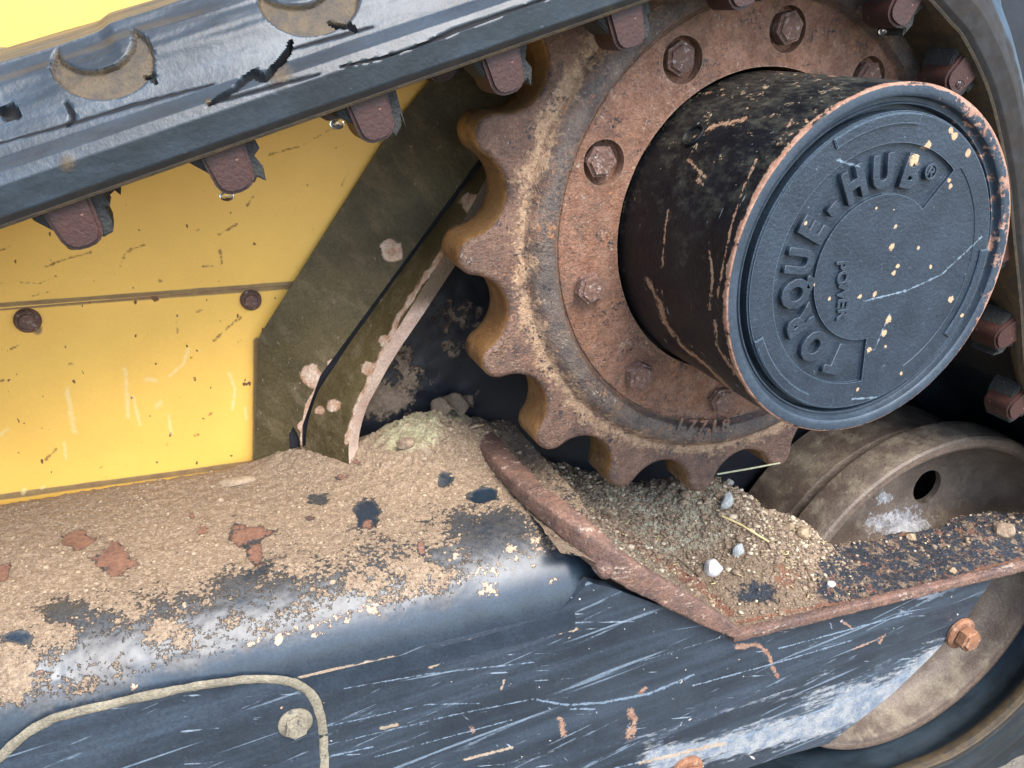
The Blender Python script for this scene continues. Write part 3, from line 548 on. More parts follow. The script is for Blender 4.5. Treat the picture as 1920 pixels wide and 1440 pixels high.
# steel drive lugs with torn rubber webs beside them
def lugmesh(wd, ht, y0, y1, seed, web=False):
    pts = []; n = 11
    if not web:
        for a in np.linspace(0, PI, n): pts.append((wd*.5*math.copysign(abs(math.cos(a))**.8, math.cos(a)), -ht*.45-ht*.55*math.sin(a)**.75))
        out = [(wd*.56, .004)]+pts+[(-wd*.56, .004)]
    else:
        rr = np.random.default_rng(seed)
        out = [(-wd*.95, .003), (wd*1.02, .003), (wd*.98, -ht*.25), (wd*.86, -ht*.35), (wd*.92, -ht*.6), (wd*.8, -ht*.95), (wd*.66, -ht*.86), (wd*.5, -ht*.98), (wd*.2, -ht*.8), (-wd*.35, -ht*.75), (-wd*.6, -ht*.42), (-wd*.95, -.002)]
        out = [(a+rr.uniform(-.0016, .0016), b+(rr.uniform(-.0022, .0022) if b < 0 else 0)) for a, b in out]
    bm = bmesh.new(); vs = [bm.verts.new((a, y0, b)) for a, b in out]; fc = bm.faces.new(vs)
    r = bmesh.ops.extrude_face_region(bm, geom=[fc]); bmesh.ops.translate(bm, vec=(0, y1-y0, 0), verts=[x for x in r['geom'] if isinstance(x, bmesh.types.BMVert)])
    bmesh.ops.recalc_face_normals(bm, faces=bm.faces)
    bmesh.ops.bevel(bm, geom=[e for e in bm.edges if abs(e.verts[0].co.y-e.verts[1].co.y) < 1e-6 and min(e.verts[0].co.z, e.verts[1].co.z) < 0], offset=.0022 if not web else .001, segments=2, affect='EDGES')
    me = bpy.data.meshes.new('drive_lug' if not web else 'rubber_web'); bm.to_mesh(me); bm.free(); me.materials.append(M['lug' if not web else 'dark_rubber']); me.shade_smooth(); me.set_sharp_from_angle(angle=rad(35)); return me
LM = lugmesh(.0245, .0255, -.0155, .0155, 0); LW = [lugmesh(.0200, .0245, -.011, .018, k, True) for k in range(4)]
s0 = s_tan-.4690; k = 0
for row, yc in ((0, .104), (1, .240)):
    for j in range(-6, 30):
        sj = s0+j*.0905-.021*min(max(j-5, 0), 1)
        if sj < .05: continue
        p2 = np.array([np.interp(sj, dd, path[:, a]) for a in (0, 1)]); t2 = np.array([np.interp(sj, dd, tg[:, a]) for a in (0, 1)]); t2 /= np.linalg.norm(t2)
        if np.hypot(*(p2-WC)) < WR+.045 or (p2[1] < -.3): continue
        n2 = np.array([-t2[1], t2[0]])
        Mx = Matrix(((t2[0], 0, n2[0], p2[0]), (0, 1, 0, yc), (t2[1], 0, n2[1], p2[1]), (0, 0, 0, 1)))
        o = bpy.data.objects.new('drive_lug', LM); COL.objects.link(o); o.parent = track; o.matrix_parent_inverse = Matrix.Translation(track.location).inverted(); o.matrix_basis = Mx
        w = bpy.data.objects.new('rubber_web', LW[k % 4]); COL.objects.link(w); w.parent = o; w.matrix_basis = Matrix.Identity(4); k += 1

# ------------------------------------------------------------------ sprocket
spk = thing('drive_sprocket', 'rust brown toothed drive sprocket behind the black hub', 'sprocket', (0, .17, -.26))
NT = 17; Rt, tau = .2430, .0155; Rc = .2558; rho = Rc-.2235; half = PI/NT
Gp = np.array([Rc, 0.]); Tp = Rt*np.array([math.cos(half), math.sin(half)]); dv_ = Tp-Gp; phi = math.atan2(dv_[1], dv_[0])  # direction gap centre -> tip centre
gap = [Gp+rho*np.array([math.cos(a), math.sin(a)]) for a in np.linspace(2*PI-phi, phi, 22)]   # through 180 degrees (towards the axle)
tipa = math.atan2(-dv_[1], -dv_[0])
tip = [Tp+tau*np.array([math.cos(a), math.sin(a)]) for a in np.linspace(tipa, tipa+2*((half-tipa)) if False else (2*half-tipa), 16)]
one = gap+tip[1:-1]
TA = rad(182.1)   # a tooth tip stands at this angle
outl = []
for k in range(NT):
    a = TA-half+k*2*half; ca, sa = math.cos(a), math.sin(a)
    outl += [(p[0]*ca-p[1]*sa, p[0]*sa+p[1]*ca) for p in one]
outl = np.array(outl); th = np.unwrap(np.arctan2(outl[:, 1], outl[:, 0])); nO = len(outl); rr_ = np.hypot(*outl.T)
# wear: slightly uneven teeth
wv = 1+(fbm(np.stack([np.cos(th)*3, np.sin(th)*3, 0*th], 1), 2.1, 3, 2)-.5)*.012*sst(.225, .255, rr_); outl = outl*wv[:, None]
ctr = outl*1.
nrm = np.stack([np.roll(outl, -1, 0)-np.roll(outl, 1, 0)], 0)[0]; nrm = np.stack([nrm[:, 1], -nrm[:, 0]], 1); nrm /= np.linalg.norm(nrm, axis=1)[:, None]
Y0 = .150; YBk = .196
loops = []
def circ_loop(r, y): return np.stack([r*np.cos(th), np.full(nO, y), r*np.sin(th)], 1)
def out_loop(ins, y): o = outl-nrm*ins; return np.stack([o[:, 0], np.full(nO, y), o[:, 1]], 1)
loops = [circ_loop(.128, YBk-.01), circ_loop(.20, YBk-.01), circ_loop(.212, YBk), out_loop(.002, YBk), out_loop(.0, YBk-.003)]
loops += [out_loop(0, yy) for yy in np.linspace(YBk-.01, Y0+.006, 6)]+[out_loop(.0008, Y0+.0030), out_loop(.0022, Y0+.001), out_loop(.0045, Y0)]
base = out_loop(.0045, Y0)
for k in range(1, 9): loops.append(base*(1-k/9)+circ_loop(.2075, Y0)*(k/9))
for r, yy in ((.2065, Y0-.0004), (.2050, Y0-.002), (.2025, Y0-.0055), (.200, Y0-.0085), (.196, Y0-.0105), (.191, Y0-.0115), (.186, Y0-.0115), (.1835, Y0-.0105), (.1815, Y0-.006), (.1802, Y0-.0035), (.1795, Y0-.003), (.1785, Y0-.0048), (.176, Y0-.0056), (.170, Y0-.0058), (.164, Y0-.006), (.158, Y0-.006), (.15, Y0-.006), (.142, Y0-.006), (.134, Y0-.006), (.128, Y0-.006)): loops.append(circ_loop(r, yy))
v = np.vstack(loops); nl = len(loops)
disp = (fbm(v, 70, 4, 6)-.5)*.0013; rr3 = np.hypot(v[:, 0], v[:, 2]); v[:, 1] += disp*(v[:, 1] < .16)
ring = mesh('toothed_ring', v, gridfaces(nl, nO, cu=True, cv=True), ['sprocket', 'tooth_wall'], spk, 38)
fixnormals(ring); me = ring.data; cn = np.zeros(len(me.polygons)*3); me.polygons.foreach_get('center', cn); nm_ = np.zeros(len(me.polygons)*3); me.polygons.foreach_get('normal', nm_)
cn = cn.reshape(-1, 3); nm_ = nm_.reshape(-1, 3); idx = ((np.hypot(cn[:, 0], cn[:, 2]) > .215) & (np.abs(nm_[:, 1]) < .5)).astype(np.int32); me.polygons.foreach_set('material_index', idx)
angs = [157+36*k-1 for k in range(10)]
angs = [158, 194, 230, 266, 302, 338, 14, 50, 86, 122]
cuts = [cylob(.1555*math.cos(rad(a)), .1555*math.sin(rad(a)), .0175, .13, Y0+.0045, 28) for a in angs if a in (158, 122, 86, 50, 14)]
boolean(ring, cuts); ring.data.shade_smooth(); ring.data.set_sharp_from_angle(angle=rad(38))
for i, a in enumerate(angs):
    x, z = .1568*math.cos(rad(a)), .1568*math.sin(rad(a)); ht = .017+.002*((i*37) % 3-1)
    hexbolt('bolt', x, z, Y0+(.004 if a in (158, 122, 86, 50, 14) else -.0055), .0130, ht+(-.004 if a in (158, 122, 86, 50, 14) else -.005), 'bolt', spk, ang=rad(17*i), cup=.0)
# cast number on the raised shoulder
def text_mesh(ch, size, ext, off=0.):
    cu = bpy.data.curves.new('t', 'FONT'); cu.body = ch; cu.size = size; cu.extrude = ext; cu.offset = off; cu.align_x = 'CENTER'; cu.bevel_depth = size*.02; cu.resolution_u = 3
    o = bpy.data.objects.new('t', cu); COL.objects.link(o); bpy.context.view_layer.update()
    me = bpy.data.meshes.new_from_object(o.evaluated_get(bpy.context.evaluated_depsgraph_get())); bpy.data.objects.remove(o); bpy.data.curves.remove(cu); return me
def letter(name, ch, size, ext, r, ang, y, m, parent, inward=False, off=0., sx=1., rot=None, pos=None):
    me = text_mesh(ch, size, ext, off); me.name = name; me.materials.clear(); me.materials.append(M[m])
    # text plane: local X to the right, local Y up, facing -Y world
    a = rad(ang); upv = Vector((math.cos(a), 0, math.sin(a))) if rot is None else Vector((math.cos(rad(rot)), 0, math.sin(rad(rot))))
    if inward: upv = -upv
    back = Vector((0, -1, 0)); right = upv.cross(back)
    if pos is None: pos = Vector((r*math.cos(a), y, r*math.sin(a)))
    Mx = Matrix(((right.x*sx, upv.x, back.x, pos[0]), (right.y*sx, upv.y, back.y, pos[1]), (right.z*sx, upv.z, back.z, pos[2]), (0, 0, 0, 1)))
    me.transform(Mx); o = bpy.data.objects.new(name, me); return link(o, parent)
for ch, a in zip('17718', (252.5, 256.5, 260.5, 264.5, 268.5)):
    letter('cast_number', ch, .017, .0012, .187, a, Y0-.0115, 'sprocket', spk, inward=True, off=.0002)

# ------------------------------------------------------------------ hub
hub = thing('final_drive_hub', 'black cylindrical wheel drive hub with lettered round cap', 'hub', (0, .15, -.1248))
RH = .1248
def hubmark(V):
    q = PXL(V); m = np.full(len(V), -.6); f = fbm(V, 300, 2, 3)*.8+.6
    for w, pts in ((3, [(1418, 300), (1395, 350), (1372, 420), (1355, 500), (1345, 560)]), (7, [(1480, 272), (1440, 325), (1412, 370)]), (3, [(1252, 395), (1246, 440), (1242, 500)]), (8, [(1215, 525), (1232, 555), (1245, 600)]), (5, [(1245, 600), (1275, 645), (1330, 690), (1370, 730)]), (4, [(1340, 600), (1345, 650), (1378, 700)]),
                   (6, [(1300, 260), (1340, 235), (1400, 222)]), (5, [(1290, 300), (1320, 330)]), (4, [(1500, 245), (1560, 200)]), (4, [(1330, 470), (1336, 520), (1330, 580)]), (5, [(1170, 300), (1200, 290), (1215, 270)]), (7, [(1310, 335), (1316, 345)]), (6, [(1476, 236), (1486, 228)])):
        d, _ = polydist(q, pts); m = np.maximum(m, 1.-d/w*.6*f)
    return m
lathe('housing', dense([(RH-.0005, .1525), (RH, .148), (RH, .0016)], .0016)+[(RH-.0004, .0006), (RH-.0014, 0)], 'hub_side', hub, 640, attrs=dict(mark=hubmark))
lathe('rim', [(RH-.0014, 0.), (.1225, -.0002), (.1185, 0.), (.1168, .0004), (.1160, .0012), (.1157, .0050), (.1150, .0062), (.1125, .0062), (.1118, .0050), (.1108, .0052), (.1104, .0065), (.1100, .0130), (.1060, .0130)], 'hub_rim', hub, 200)
cap = prism('cap_plate', [(.1068*math.cos(a), .1068*math.sin(a)) for a in np.linspace(0, 2*PI, 160, endpoint=False)], .0016, .012, 'hub_face', hub, bev=.0012)
a0, a1 = rad(50), rad(275); aa = np.linspace(a0, a1, 60)
sec = [(.0865*math.cos(a), .0865*math.sin(a)) for a in aa]+[(.0525*math.cos(a), .0525*math.sin(a)) for a in aa[::-1]]
boolean(cap, [prism('cut', sec, -.01, .0044, 'hub_face')])
bm = bmesh.new(); bm.from_mesh(cap.data); bmesh.ops.triangulate(bm, faces=[f for f in bm.faces if len(f.verts) > 4]); bm.to_mesh(cap.data); bm.free()
cap.data.shade_smooth(); cap.data.set_sharp_from_angle(angle=rad(30))
def arcpoly(r0, r1, b0, b1, n=24):
    t = np.radians(np.linspace(b0, b1, n)); return [(r1*math.cos(a), r1*math.sin(a)) for a in t]+[(r0*math.cos(a), r0*math.sin(a)) for a in t[::-1]]
for b0, b1 in ((82, 122), (204, 245), (325, 364)):
    o = prism('raised_tab', arcpoly(.0985, .1058, b0, b1), -.0003, .0018, 'hub_face', cap, bev=.0007)
rm = tube('raised_ridge', [( .0915*math.cos(a), .0016, .0915*math.sin(a)) for a in np.linspace(rad(-60), rad(48), 60)], .0006, 'hub_face', cap, 8)
for ch, a in zip('TORQUE-HUB', (252, 230, 209, 190, 171, 153, 136, 118, 98, 77)):
    letter('letter', ch, .0290, .0024, .0586, a, .0032, 'hub_face', cap, off=.0013, sx=.86)
letter('letter', '\u00ae', .0150, .0018, .0690, 62.5, .0032, 'hub_face', cap, off=.0001)
for ch, (px, py) in zip('POWER', ((1574, 497), (1576, 521), (1577, 544), (1577, 567), (1576, 588))):
    p = P(px, py, y=.0012); p = p+np.array([-.0035, 0, 0]); letter('letter', ch, .0130, .0014, 0, 0, 0, 'hub_face', cap, rot=0, pos=(p[0], .0012, p[2]), off=.0002)
# small threaded plug on the housing side
ang = rad(139.1); pc_ = Vector((RH*math.cos(ang), .1015, RH*math.sin(ang))); nr = Vector((math.cos(ang), 0, math.sin(ang)))
Tq = nr.to_track_quat('Z', 'Y').to_matrix().to_4x4(); Tq.translation = pc_
pv = []; pf = []
prf = [(.0098, -.003), (.0098, .0012), (.0088, .0020), (.0076, .0012), (.0072, -.0016), (.0064, -.0018), (.0062, .0002), (.0030, .0004), (.0026, -.003), (.0002, -.003)]
pn = 36; vv = [(Tq@Vector((r*math.cos(t), r*math.sin(t), z))) for t in np.linspace(0, 2*PI, pn, endpoint=False) for r, z in prf]
fixnormals(mesh('drain_plug', np.array(vv), gridfaces(pn, len(prf), cu=True), 'hub_side', hub, 35))

# ------------------------------------------------------------------ idler wheel
wh = thing('idler_wheel', 'brown rusty steel idler wheel with a dished web and round holes', 'idler wheel', (WC[0], .15, WC[1]-WR))
def a_sheen(V):
    q = PXL(V); r = np.full(len(V), -.6)
    for (cx, cy, rx, ry, a) in ((1690, 985, 60, 26, 1.), (1655, 935, 24, 22, .8), (1640, 985, 40, 30, .4), (1720, 960, 40, 40, .5)): r = np.maximum(r, a-np.hypot((q[:, 0]-cx)/rx, (q[:, 1]-cy)/ry)*.6)  # bright reflection on the web, painted as a pale patch
    return r
def a_line(V):
    d = np.hypot(V[:, 0]-WC[0], V[:, 2]-WC[1]); return 1.05-np.abs(d-.2125)/.0065-np.clip(V[:, 1]-.155, 0, 1)*60
wp = [(.190, .2000), (.217, .194), (.2205, .191), (.221, .186), (.221, .162), (.2207, .156), (.2195, .1510), (.2170, .1488), (.2090, .1488), (.2045, .1515), (.2020, .158), (.1985, .172), (.192, .184), (.182, .192), (.165, .196), (.120, .194), (.095, .186), (.078, .170), (.064, .154), (.0002, .152), (.0002, .200), (.176, .203), (.184, .203), (.190, .200)]
w1 = lathe('front_rim', dense(wp, .006)[:-1], 'wheel', wh, 160, tuple(WC), attrs=dict(pale=a_sheen, wearline=a_line), close=True)
cuts = []
hp = P(1738, 912, y=.195); ha = math.atan2(hp[2]-WC[1], hp[0]-WC[0]); hr = math.hypot(hp[2]-WC[1], hp[0]-WC[0]); print('hole', math.degrees(ha), hr)

for k in range(5): a = ha+k*2*PI/5; cuts.append(cylob(WC[0]+hr*math.cos(a), WC[1]+hr*math.sin(a),   .0215, .14, .23, 28))
boolean(w1, cuts); w1.data.shade_smooth(); w1.data.set_sharp_from_angle(angle=rad(35))
lathe('rear_rim', dense([(.05, .262), (.150, .262), (.160, .209), (.165, .2085), (.180, .209), (.198, .211), (.205, .216), (.205, .284), (.195, .290), (.05, .290)], .006), 'wheel', wh, 128, tuple(WC))
lathe('axle', [(.0001, .140), (.028, .140), (.030, .143), (.030, .29)], 'wheel', wh, 40, tuple(WC))

# ------------------------------------------------------------------ track frame beam
bt = thing('track_frame', 'long black track frame beam with clay dusted top and scratched side', 'track frame', (-.4, .18, -.60))
YS = .062; ZT = -.229; RR = .066
def arcprof():
    o = [(.300, ZT-.012), (.298, ZT-.002), (.290, ZT)]
    o += [(yy, ZT) for yy in np.arange(.2885, YS+RR, -.0018)]
    o += [(YS+RR-RR*math.sin(t), ZT-RR+RR*math.cos(t)) for t in np.linspace(0, PI/2, 58)]
    o += [(YS, ZT-RR-k*.002) for k in range(1, 6)]
    return np.array(o)
pf_ = arcprof(); xs = np.r_[np.arange(-1.2, -.68, .01), np.arange(-.68, -.150, .0017)]
nx, npf = len(xs), len(pf_)
V = np.stack([np.repeat(xs, npf), np.tile(pf_[:, 0], nx), np.tile(pf_[:, 1], nx)], 1)
q = PXL(V); y, z = V[:, 1], V[:, 2]
arcw = sst(YS+RR, YS, y)
qd = q[:, 1]-(1262-q[:, 0]*.18)                       # pixels above the bright shoulder line at the left, used to lay out the clay edge
edge, par = polydist(q, [(-200, 1290), (0, 1262), (120, 1238), (300, 1195), (450, 1156), (560, 1126), (680, 1088), (800, 1050), (900, 1018), (1010, 975), (1090, 950)])
sgn = np.where(q[:, 1] < np.interp(q[:, 0], [-200, 0, 120, 300, 450, 560, 680, 800, 900, 1010, 1090], [1290, 1262, 1238, 1195, 1156, 1126, 1088, 1050, 1018, 975, 950]), 1, -1)
sd_ = sgn*edge
lowf = fbm(V, 16, 3, 21)
sd_ = sd_+48; dirt = .46+sd_/360+(lowf-.5)*1.1
dirt = np.where(sd_ < 0, dirt+sd_/80, dirt); dirt = np.clip(dirt, -.8, 1.6)
dark = np.zeros(len(V))
NZ = 1+(fbm(V, 110, 3, 41)-.5)*1.5
for (cx, cy, rx, ry, a) in ((688, 963, 19, 19, 1.7), (908, 930, 18, 9, 1.6), (835, 912, 12, 8, 1.), (600, 940, 18, 10, 1.), (30, 1195, 22, 9, 1.), (210, 1195, 70, 45, .9), (160, 1245, 60, 22, .9), (280, 1130, 40, 35, .8), (370, 1140, 60, 30, .75), (480, 1105, 80, 40, .7), (560, 1070, 70, 40, .6), (700, 1030, 120, 26, .5), (130, 1150, 40, 18, .6), (530, 985, 60, 22, .5), (330, 1040, 50, 12, .5), (640, 1000, 60, 20, .5), (900, 985, 60, 16, .5), (460, 1010, 25, 14, .8)):
    dark = np.maximum(dark, a*np.clip(2.1-NZ*np.hypot((q[:, 0]-cx)/rx, (q[:, 1]-cy)/ry)*1.3, 0, 1)*(.55 if rx > 30 else 1.))
rs = np.full(len(V), -.5)
for (cx, cy, rx, ry, a) in ((150, 1013, 32, 19, 1.), (215, 1052, 34, 24, 1.1), (462, 1002, 38, 22, 1.), (478, 1035, 20, 26, .9), (380, 993, 14, 12, .8), (360, 965, 8, 14, .8), (5, 1075, 16, 20, 1.), (580, 972, 16, 8, .8), (790, 1030, 12, 18, .8), (640, 905, 30, 10, .7), (305, 1030, 10, 7, .7), (690, 985, 14, 8, .8), (60, 1265, 40, 8, .6), (670, 890, 30, 14, .6)):
    rs = np.maximum(rs, a+.05-NZ*np.hypot((q[:, 0]-cx)/rx, (q[:, 1]-cy)/ry)*.55)
dirt = dirt-dark*.8-np.clip(rs-.42, 0, 1)*4
olive = np.full(len(V), -.5)
for (cx, cy, rx, ry, a) in ((780, 800, 90, 45, 1.1), (770, 860, 60, 24, 1.), (700, 790, 40, 50, .9), (860, 850, 30, 20, .5)): olive = np.maximum(olive, a-np.hypot((q[:, 0]-cx)/rx, (q[:, 1]-cy)/ry)*.5)
chip = -.24+.55*np.clip(1-np.abs(sd_+5)/60, 0, 1)*sst(280, 560, q[:, 0])+.30*np.clip(1-np.abs(sd_+5)/60, 0, 1)
for (cx, cy, rx, ry) in ((915, 1105, 45, 26), (925, 1070, 26, 20), (1005, 1010, 30, 18), (855, 1040, 22, 18), (1080, 985, 26, 14), (960, 1030, 30, 14), (1000, 1060, 16, 12), (760, 1110, 26, 14), (820, 1090, 22, 10), (700, 1150, 26, 12), (650, 1165, 14, 10), (525, 1190, 16, 18), (520, 1205, 22, 10), (600, 1190, 30, 12), (255, 1285, 20, 16), (1035, 1090, 14, 14)): chip = np.maximum(chip, .8-np.hypot((q[:, 0]-cx)/rx, (q[:, 1]-cy)/ry)*.55)
grain = fbm(V, 210, 3, 31); cl = np.clip(dirt, 0, 1)
hump = np.zeros(len(V))
for (cx, cy, r, a) in ((-.385, .292, .030, .010), (-.345, .280, .030, .012), (-.315, .262, .026, .006), (-.262, .265, .050, .030), (-.215, .275, .040, .018), (-.30, .22, .05, .004)): hump += a*np.exp(-((V[:, 0]-cx)**2+(V[:, 1]-cy)**2)/r**2)
dz = cl*(grain-.35)*.0042+hump*(1+.35*(fbm(V, 90, 3, 8)-.5)*2)+(fbm(V, 12, 2, 14)-.5)*.004*cl
dz += np.clip(olive, 0, 1)*(fbm(V, 160, 3, 77)-.4)*.006
V[:, 2] += dz*(1-.35*arcw); V[:, 1] -= dz*arcw*.7
V[:, 1] += .022*sst(-.192, -.150, V[:, 0])
tp = mesh('top_plate', V, gridfaces(nx, npf)[:, ::-1], 'beam_top', bt, 60, dict(dirt=dirt, rust=rs, olive=olive, chip=chip)); fixnormals(tp)
if tp.data.polygons[len(tp.data.polygons)//2].normal.z < 0: tp.data.flip_normals()

# side plate: scratched black sheet, right end follows the idler
topx = [-1.2, -.205, -.178, -.157, -.103, -.027, .309, .317]; topz = [-.285, -.285, -.262, -.272, -.306, -.359, -.370, -.372]
botx = [-1.2, -.30, -.09, .0, .065, .126, .20, .243, .285, .301, .317]; botz = [-.58, -.575, -.555, -.540, -.541, -.546, -.505, -.471, -.433, -.405, -.376]
xs = np.r_[np.arange(-1.2, -.65, .012), np.arange(-.65, .316, .0010), [.3165]]; nt = 260
tz = np.interp(xs, topx, topz); bz = np.minimum(np.interp(xs, botx, botz), tz-.0005); tq = np.linspace(0, 1, nt)
Zg = tz[:, None]*(1-tq)+bz[:, None]*tq; V = np.stack([np.repeat(xs, nt), np.full(nt*len(xs), YS+.0015), Zg.ravel()], 1)
q = PXL(V); V[:, 1] += (fbm(V*np.array([1, 1, 2]), 5, 2, 3)-.5)*.0035
edge_, _ = polydist(V[:, [0, 2]], list(zip(botx[2:], botz[2:]))); V[:, 1] += .0022*np.clip(1-edge_/.004, 0, 1)**2
wear_sheen = np.full(len(V), -.75)  # scraped steel patch with its bright sheen painted into the colour
dz_, _ = polydist(q, [(1230, 1425), (1400, 1390), (1560, 1350), (1680, 1290), (1760, 1225)]); wear_sheen = np.maximum(wear_sheen, .85-dz_/62)
dz_, _ = polydist(q, [(900, 1440), (1250, 1370), (1500, 1290), (1740, 1240)]); wear_sheen = np.maximum(wear_sheen, .35-dz_/120)
for (cx, cy, rx, ry, a) in ((1770, 1110, 60, 30, .45), (1640, 1320, 110, 36, 1.05), (1700, 1180, 110, 55, .12), (1560, 1265, 70, 20, .5), (1350, 1400, 150, 28, .5), (1800, 1160, 40, 80, .25), (1740, 1115, 30, 16, .8)): wear_sheen = np.maximum(wear_sheen, a-np.hypot((q[:, 0]-cx)/rx, (q[:, 1]-cy)/ry)*.5)
rs = .62-edge_/.0075; rs = np.where(q[:, 0] > 1735, rs-.7, rs)
for w, pts in ((5, [(1382, 1212), (1420, 1208), (1440, 1225), (1448, 1250), (1458, 1268)]), (3, [(1600, 1218), (1660, 1192)]), (9, [(1184, 1338), (1190, 1352), (1178, 1378)]), (7, [(1052, 1350), (1056, 1376)]), (5, [(880, 1362), (887, 1370)]), (3, [(1650, 1205), (1660, 1190)]), (4, [(1210, 1290), (1200, 1300)]),
               (4, [(300, 1395), (310, 1380)]), (3, [(1390, 1135), (1395, 1142)]), (3, [(1580, 1165), (1600, 1180)])):
    d, _ = polydist(q, pts); rs = np.maximum(rs, 1.-d/w*.5)
pale = np.full(len(V), -.5)
for w, pts in ((5, [(1008, 1312), (1060, 1322), (1130, 1318), (1220, 1300), (1300, 1265)]), (3, [(860, 1205), (960, 1192), (1080, 1178)]), (3, [(1460, 1215), (1710, 1150)]), (2.5, [(640, 1290), (800, 1262), (1000, 1240)]), (2.5, [(600, 1400), (850, 1340), (1000, 1310)]), (3, [(1300, 1285), (1480, 1235), (1600, 1200)]), (3, [(1150, 1440), (1400, 1380), (1600, 1310), (1760, 1240)]), (1.8, [(385, 1320), (388, 1380), (396, 1440)]), (2.5, [(700, 1420), (960, 1350)]), (3, [(520, 1440), (700, 1400)]), (2, [(620, 1360), (800, 1320), (900, 1318)]), (2, [(1200, 1240), (1400, 1180)]), (4, [(1070, 1330), (1115, 1330)])):
    d, _ = polydist(q, pts); pale = np.maximum(pale, 1.-d/w*.9)
tan = np.full(len(V), -.5)
for w, pts in ((4, [(560, 1268), (640, 1250), (740, 1232), (850, 1212), (880, 1203), (940, 1190), (1000, 1192), (1080, 1178)]), (4, [(805, 1250), (845, 1225), (880, 1200)]), (3, [(530, 1410), (592, 1370)]), (3, [(870, 1425), (960, 1402)]), (4, [(715, 1365), (745, 1358)]), (3, [(560, 1430), (600, 1420)]), (2.5, [(870, 1225), (880, 1215)]), (2.5, [(940, 1290), (945, 1275)]), (5, [(60, 1400), (100, 1395)]), (4, [(1200, 1430), (1330, 1400), (1360, 1395)])):
    d, _ = polydist(q, pts); tan = np.maximum(tan, .95-d/w*.5)
n0 = len(V); nxs = len(xs); I = np.arange(n0).reshape(nxs, nt); bd = np.r_[I[:, 0], I[-1, 1:], I[::-1, -1][1:], I[0, ::-1][1:-1]]; vb = V[bd].copy(); vb[:, 1] = YS+.0095
a, b = np.arange(len(bd)), np.roll(np.arange(len(bd)), -1); Fz = np.vstack([gridfaces(nxs, nt), np.stack([bd[b], bd[a], n0+a, n0+b], 1)]); zz = np.zeros(len(bd))
sp = mesh('side_plate', np.vstack([V, vb]), Fz, 'side', bt, 60, dict(wear_sheen=np.r_[wear_sheen, zz-1], rust=np.r_[rs, zz+1], pale=np.r_[pale, zz-1], tan=np.r_[tan, zz-1]))
if sp.data.polygons[10].normal.y > 0: sp.data.flip_normals()

# rusty folded lip along the trough
lp = spline([(-.199, .292, -.222), (-.198, .22, -.222), (-.196, .15, -.222), (-.192, .115, -.222), (-.183, .088, -.227), (-.170, .072, -.240), (-.150, .064, -.258), (-.103, .060, -.294), (-.060, .059, -.327), (-.026, .058, -.3515)], 150)
u = np.linspace(0, 1, len(lp)); hh = np.interp(u, [0, .35, .55, .9, 1], [.006, .0100, .0130, .0085, .0045]); ww = np.interp(u, [0, .5, 1], [.013, .0085, .005])
lp[:, 2] += hh*.35
tube('folded_lip', lp, ww, 'lip', bt, 24, ry=hh, wob=.0018, pw=.38)
lp2 = np.stack([np.linspace(-.030, .52, 160), np.full(160, .0585), np.interp(np.linspace(-.030, .52, 160), [-.03, .31, .52], [-.3545, -.3665, -.374])], 1)
tube('lower_lip', lp2, .0045, 'lip', bt, 20, ry=.0050, wob=.0026, pw=.45)
# ramp and trough floor sheet under the soil
xs = np.arange(-.2, .5, .004); V = []; ys = np.linspace(0, 1, 40)
for x in xs:
    zt = np.interp(x, [-.2, -.185, -.02, .5], [-.229, -.235, -.357, -.374]); yb = np.interp(x, [-.2, .03, .07, .12, .5], [.295, .285, .160, .150, .142])
    for k in ys: V.append((x, .062+(yb-.062)*k, zt))
o = mesh('trough_floor', V, gridfaces(len(xs), 40)[:, ::-1], 'black_clay', bt, 40, dict(dirt=np.full(len(V), .3)))
# bolts on the side
c = P(1800, 1187, y=YS); hexbolt('flange_bolt', c[0], c[2], YS+.001, .0135, .014, 'bolt_orange', bt, ang=rad(12), flange=.005, fr=.0185)
c = P(1287, 1446, y=YS); hexbolt('flange_bolt', c[0], c[2], YS+.001, .0120, .012, 'bolt_orange', bt, ang=rad(40), flange=.005, fr=.0180)
# cover plate with dirt bead
oc = [(-40, 1455), (0, 1418), (50, 1375), (110, 1345), (200, 1322), (300, 1300), (400, 1282), (500, 1273), (560, 1285), (592, 1315), (605, 1370), (608, 1440), (610, 1500)]
op = spline([P(px, py, y=YS-.001) for px, py in oc], 120)
cp = tube('cover_bead', op, .0013, 'bead', bt, 10, ry=.0036, wob=.0022)
poly = [(p[0], p[2]) for p in op]; poly = poly+[(poly[-1][0], -.52), (poly[0][0]-.02, -.52)]
o = prism('access_cover', poly, YS-.0012, YS+.004, 'side', bt, bev=.001)
for an in ('wear_sheen', 'rust', 'pale', 'tan'):
    at = o.data.attributes.new(an, 'FLOAT', 'POINT'); at.data.foreach_set('value', [-1.]*len(o.data.vertices))
c = P(553, 1352, y=YS); hexbolt('cover_bolt', c[0], c[2], YS-.001, .0085, .008, 'bead', bt, ang=.3, flange=.003, fr=.0125)
# weld knob under the lip
c = P(1137, 1072, y=.055); tube('weld_knob', [c+np.array([0, .012, 0]), c, c+np.array([0, -.004, 0])], [.0075, .0072, .004], 'lip', bt, 12, up=(0, 0, 1), wob=.001)
prism('end_bracket', [(.33, -.374), (.52, -.380), (.52, -.60), (.34, -.60)], .20, .21, 'black', bt)

